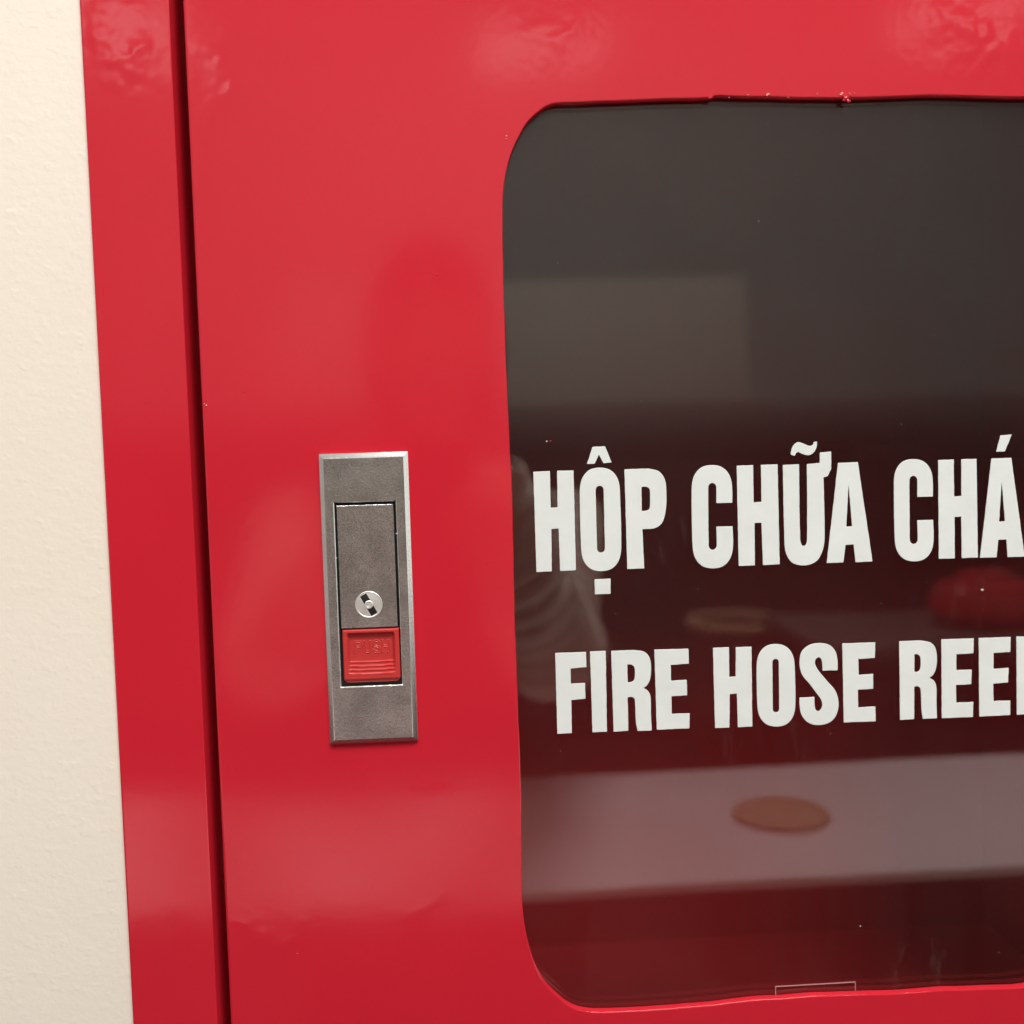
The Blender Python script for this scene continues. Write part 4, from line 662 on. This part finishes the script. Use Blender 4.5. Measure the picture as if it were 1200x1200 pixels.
KNIT = plain('cream_knit', (0.86, 0.79, 0.71), 0.85, 0, 0.1, 200, 0.0006)
KNIT_D = plain('taupe_knit', (0.54, 0.45, 0.38), 0.85, 0, 0.1, 200, 0.0006)
DARKTOP = plain('dark_vest', (0.012, 0.011, 0.012), 0.85, 0, 0.1, 100)
HAIR = plain('black_hair', (0.010, 0.008, 0.007), 0.75, 0, 0.3, 300, 0.001)
px, py = -0.03, -0.86
pel, che, nek, hed = (px, py, 0.90), (px, py, 1.24), (px, py, 1.37), (px+0.01, py+0.02, 1.50)
shR, elR, wrR = (px+0.165, py-0.01, 1.315), (0.090, -0.60, 1.185), (0.016, -0.425, 1.385)
shL, elL, wrL = (px-0.165, py-0.01, 1.315), (-0.19, -0.62, 1.20), (-0.075, -0.43, 1.325)
def mixp(a, b, t): return tuple(a[i] + (b[i]-a[i])*t for i in range(3))
hipR, hipL = (px+0.09, py, 0.84), (px-0.09, py, 0.84)
chains = [[(pel, 0.10), (mixp(pel, che, .5), 0.105), (che, 0.115), (nek, 0.052), (mixp(nek, hed, .5), 0.055)],
          [(che, 0.115), (shR, 0.05), (mixp(shR, elR, .5), 0.042), (elR, 0.038), (mixp(elR, wrR, .5), 0.034), (wrR, 0.024)],
          [(che, 0.115), (shL, 0.05), (mixp(shL, elL, .5), 0.042), (elL, 0.038), (mixp(elL, wrL, .5), 0.034), (wrL, 0.024)],
          [(pel, 0.10), (hipR, 0.08), ((px+0.1, py+0.01, 0.46), 0.052), ((px+0.1, py-0.01, 0.09), 0.034), ((px+0.11, py+0.12, 0.03), 0.028)],
          [(pel, 0.10), (hipL, 0.08), ((px-0.1, py+0.01, 0.46), 0.052), ((px-0.1, py-0.01, 0.09), 0.034), ((px-0.11, py+0.12, 0.03), 0.028)]]
# hands: palm beside the phone, four fingers behind it, thumb on the near side
def hand(wr, palm, side):
    ch = [[(wr, 0.024), (mixp(wr, palm, .6), 0.026), (palm, 0.024)]]
    for k, L in enumerate((0.042, 0.048, 0.045, 0.036)):
        b0 = (palm[0], palm[1]+0.006, palm[2]+0.028-0.019*k)
        b1 = (b0[0]-side*L*0.45, b0[1]+0.022, b0[2]+0.004)
        b2 = (b1[0]-side*L*0.55, b1[1]+0.002, b1[2]+0.002)
        ch.append([(palm, 0.024), (b0, 0.010), (b1, 0.0085), (b2, 0.007)])
    t0 = (palm[0]+side*0.004, palm[1]-0.016, palm[2]+0.012); t1 = (palm[0]-side*0.018, palm[1]-0.022, palm[2]+0.034)
    ch.append([(palm, 0.024), (t0, 0.011), (t1, 0.009), ((t1[0]-side*0.014, t1[1], t1[2]+0.012), 0.008)])
    return ch
palmR, palmL = (0.036, -0.412, 1.335), (-0.086, -0.412, 1.305)
chains += hand(wrR, palmR, 1) + hand(wrL, palmL, -1)
skin('body', chains, SKIN_M, person)
# head with face features, as part of the same figure
b = bmesh.new(); bmesh.ops.create_uvsphere(b, u_segments=32, v_segments=24, radius=1.0)
for v in b.verts:
    c = v.co.copy(); x, y, z = c.x*0.074, c.y*0.092, c.z*0.115
    if z < 0: x *= 1 + z*2.6; y *= 1 + z*0.9
    if c.y > 0.75 and abs(c.x) < 0.30 and -0.38 < c.z < 0.12: y += 0.020*(1-abs(c.x)/0.30)*(0.5 - c.z)
    for ex in (-0.42, 0.42):
        d = (Vector((c.x-ex, c.z-0.08))).length
        if c.y > 0 and d < 0.24: y -= 0.010*(1-d/0.24)
    d = abs(c.z+0.55)
    if c.y > 0.5 and d < 0.12 and abs(c.x) < 0.35: y -= 0.004*(1-d/0.12)
    v.co = Vector(hed) + Vector((x, y, z+0.02))
EYE_W = plain('eye_white', (0.7, 0.68, 0.65), 0.25); EYE_D = plain('eye_dark', (0.02, 0.015, 0.012), 0.2)
head = from_bm('head', b, SKIN_M, person, angle=80)
for s in (-1, 1):
    for nm_, mt_, dx_, dz_, rx_, rz_, dy_ in (('eye', EYE_W, 0.031, 0.029, 0.012, 0.0055, 0.0755), ('iris', EYE_D, 0.031, 0.029, 0.0055, 0.0052, 0.0785), ('eyebrow', HAIR, 0.032, 0.046, 0.016, 0.003, 0.0800)):
        b = bmesh.new(); bmesh.ops.create_icosphere(b, subdivisions=2, radius=1.0)
        for v in b.verts: v.co = Vector(hed) + Vector((s*dx_ + v.co.x*rx_, dy_ + v.co.y*0.005, dz_ + v.co.z*rz_))
        from_bm(nm_, b, mt_, head, angle=80)
    b = bmesh.new(); bmesh.ops.create_icosphere(b, subdivisions=2, radius=1.0)
    for v in b.verts: v.co = Vector(hed) + Vector((s*0.076 + v.co.x*0.008, -0.004 + v.co.y*0.018, 0.012 + v.co.z*0.031))
    from_bm('ear', b, SKIN_M, head, angle=80)
LIP = plain('lips', (0.42, 0.17, 0.14), 0.45)
for nm_, mt_, dy_, dz_, rx_, ry_, rz_ in (('mouth', LIP, 0.076, -0.042, 0.021, 0.008, 0.0065), ('nose', SKIN_M, 0.090, -0.004, 0.0115, 0.017, 0.022)):
    b = bmesh.new(); bmesh.ops.create_icosphere(b, subdivisions=3, radius=1.0)
    for v in b.verts:
        k = 1 - 0.45*max(0, v.co.z) if nm_ == 'nose' else 1
        v.co = Vector(hed) + Vector((v.co.x*rx_*k, dy_ + v.co.y*ry_*k, dz_ + v.co.z*rz_))
    from_bm(nm_, b, mt_, head, angle=80)
b = bmesh.new(); bmesh.ops.create_uvsphere(b, u_segments=32, v_segments=20, radius=1.0)
bmesh.ops.delete(b, geom=[v for v in b.verts if (v.co.y > 0.25 and v.co.z < 0.34) or v.co.z < -0.75], context='VERTS')
for v in b.verts:
    k = 1 + 0.05*noise.noise(v.co*6)
    v.co = Vector(hed) + Vector((v.co.x*0.086*k, v.co.y*0.103*k - 0.006, v.co.z*0.130*k + 0.022))
from_bm('hair', b, HAIR, person, angle=80)
# clothes
def knit_sleeve(sh, el, wr, seed):                              # bunched rolls of knit round the arm
    b = bmesh.new(); path = []
    S, E_, W_ = Vector(sh), Vector(el), Vector(wr)
    N = 110
    for i in range(N+1):
        t = i/N
        q = S.lerp(E_, min(1, t/0.5)) if t < 0.5 else E_.lerp(W_, (t-0.5)/0.5)
        path.append(q)
    for _ in range(160):                                          # round the elbow
        path = [path[0]] + [(path[i-1] + path[i]*2 + path[i+1])/4 for i in range(1, N)] + [path[-1]]
    rings = []
    for i, p in enumerate(path):
        t = i/N; d = (path[min(N, i+1)] - path[max(0, i-1)]).normalized()
        u = d.cross(Vector((0, 0, 1))).normalized(); v = d.cross(u)
        ring = []
        for k in range(36):
            a = 2*math.pi*k/36
            ph = t*N*0.52 + 0.7*math.sin(a + seed) + 1.2*noise.noise(Vector((math.cos(a), math.sin(a), t*9 + seed)))
            fold = (0.014 if t > 0.45 else 0.004)*abs(math.sin(ph))**0.5
            r = 0.045 - 0.016*t + fold + 0.003*noise.noise(Vector((t*12, a, seed)))
            if i == 0 or i == N: r *= 0.8
            ring.append(b.verts.new(p + u*(r*math.cos(a)) + v*(r*math.sin(a))))
        rings.append(ring)
    for i in range(N):
        n0 = len(b.faces); strip(b, rings[i], rings[i+1]); b.faces.ensure_lookup_table()
        for f in b.faces[n0:]: f.material_index = 1 if i % 5 in (1, 2) else 0    # pale stripes round the sleeve
    from_bm('sweater_sleeve', b, [KNIT_D, KNIT], person, angle=80)
knit_sleeve(shR, elR, mixp(elR, wrR, 0.97), 1.0)
knit_sleeve(shL, elL, mixp(elL, wrL, 0.97), 2.0)
b = bmesh.new(); rings = []
for (z, rx, ry) in ((0.80, 0.165, 0.118), (0.92, 0.155, 0.112), (1.02, 0.146, 0.108), (1.14, 0.160, 0.117), (1.23, 0.182, 0.120), (1.29, 0.205, 0.108), (1.325, 0.195, 0.094), (1.350, 0.140, 0.080), (1.372, 0.085, 0.068), (1.405, 0.066, 0.062)):
    rings.append([b.verts.new((px + rx*math.cos(2*math.pi*k/40), py + ry*math.sin(2*math.pi*k/40) + 0.004*math.sin(5*z*k), z)) for k in range(40)])
for p_, q_ in zip(rings, rings[1:]): strip(b, p_, q_)
b.faces.new(rings[0][::-1])
from_bm('dark_vest', b, DARKTOP, person, angle=80)
skin('trousers', [[((px, py, 0.92), (0.15, 0.115)), (hipR, 0.098), ((px+0.1, py+0.01, 0.46), 0.072), ((px+0.1, py-0.01, 0.085), 0.055)], [((px, py, 0.92), (0.15, 0.115)), (hipL, 0.098), ((px-0.1, py+0.01, 0.46), 0.072), ((px-0.1, py-0.01, 0.085), 0.055)]], DARKTOP, person)
for s in (-1, 1): skin('shoe', [[((px+s*0.1, py-0.05, 0.042), 0.040), ((px+s*0.1, py+0.05, 0.040), 0.039), ((px+s*0.11, py+0.15, 0.034), 0.033)]], HAIR, person)
PHONE = plain('phone_glass', (0.012, 0.012, 0.014), 0.15)
phone = empty('phone', (-0.025, -0.390, Z0-0.13)); tag(phone, 'dark phone held up in front of the cabinet, mirrored beside the lock', 'phone')
from_bm('phone_body', rbox(-0.060, 0.014, -0.3935, -0.3855, Z0-0.133, Z0+0.014, 0.003, 3), PHONE, phone)
from_bm('lens_ring', lathe([(0.008, 0.0), (0.008, -0.0025), (0.006, -0.003), (0.005, -0.0018)], 24, (0, -0.3853, Z0), 'Y'), DARK_LEG, phone)
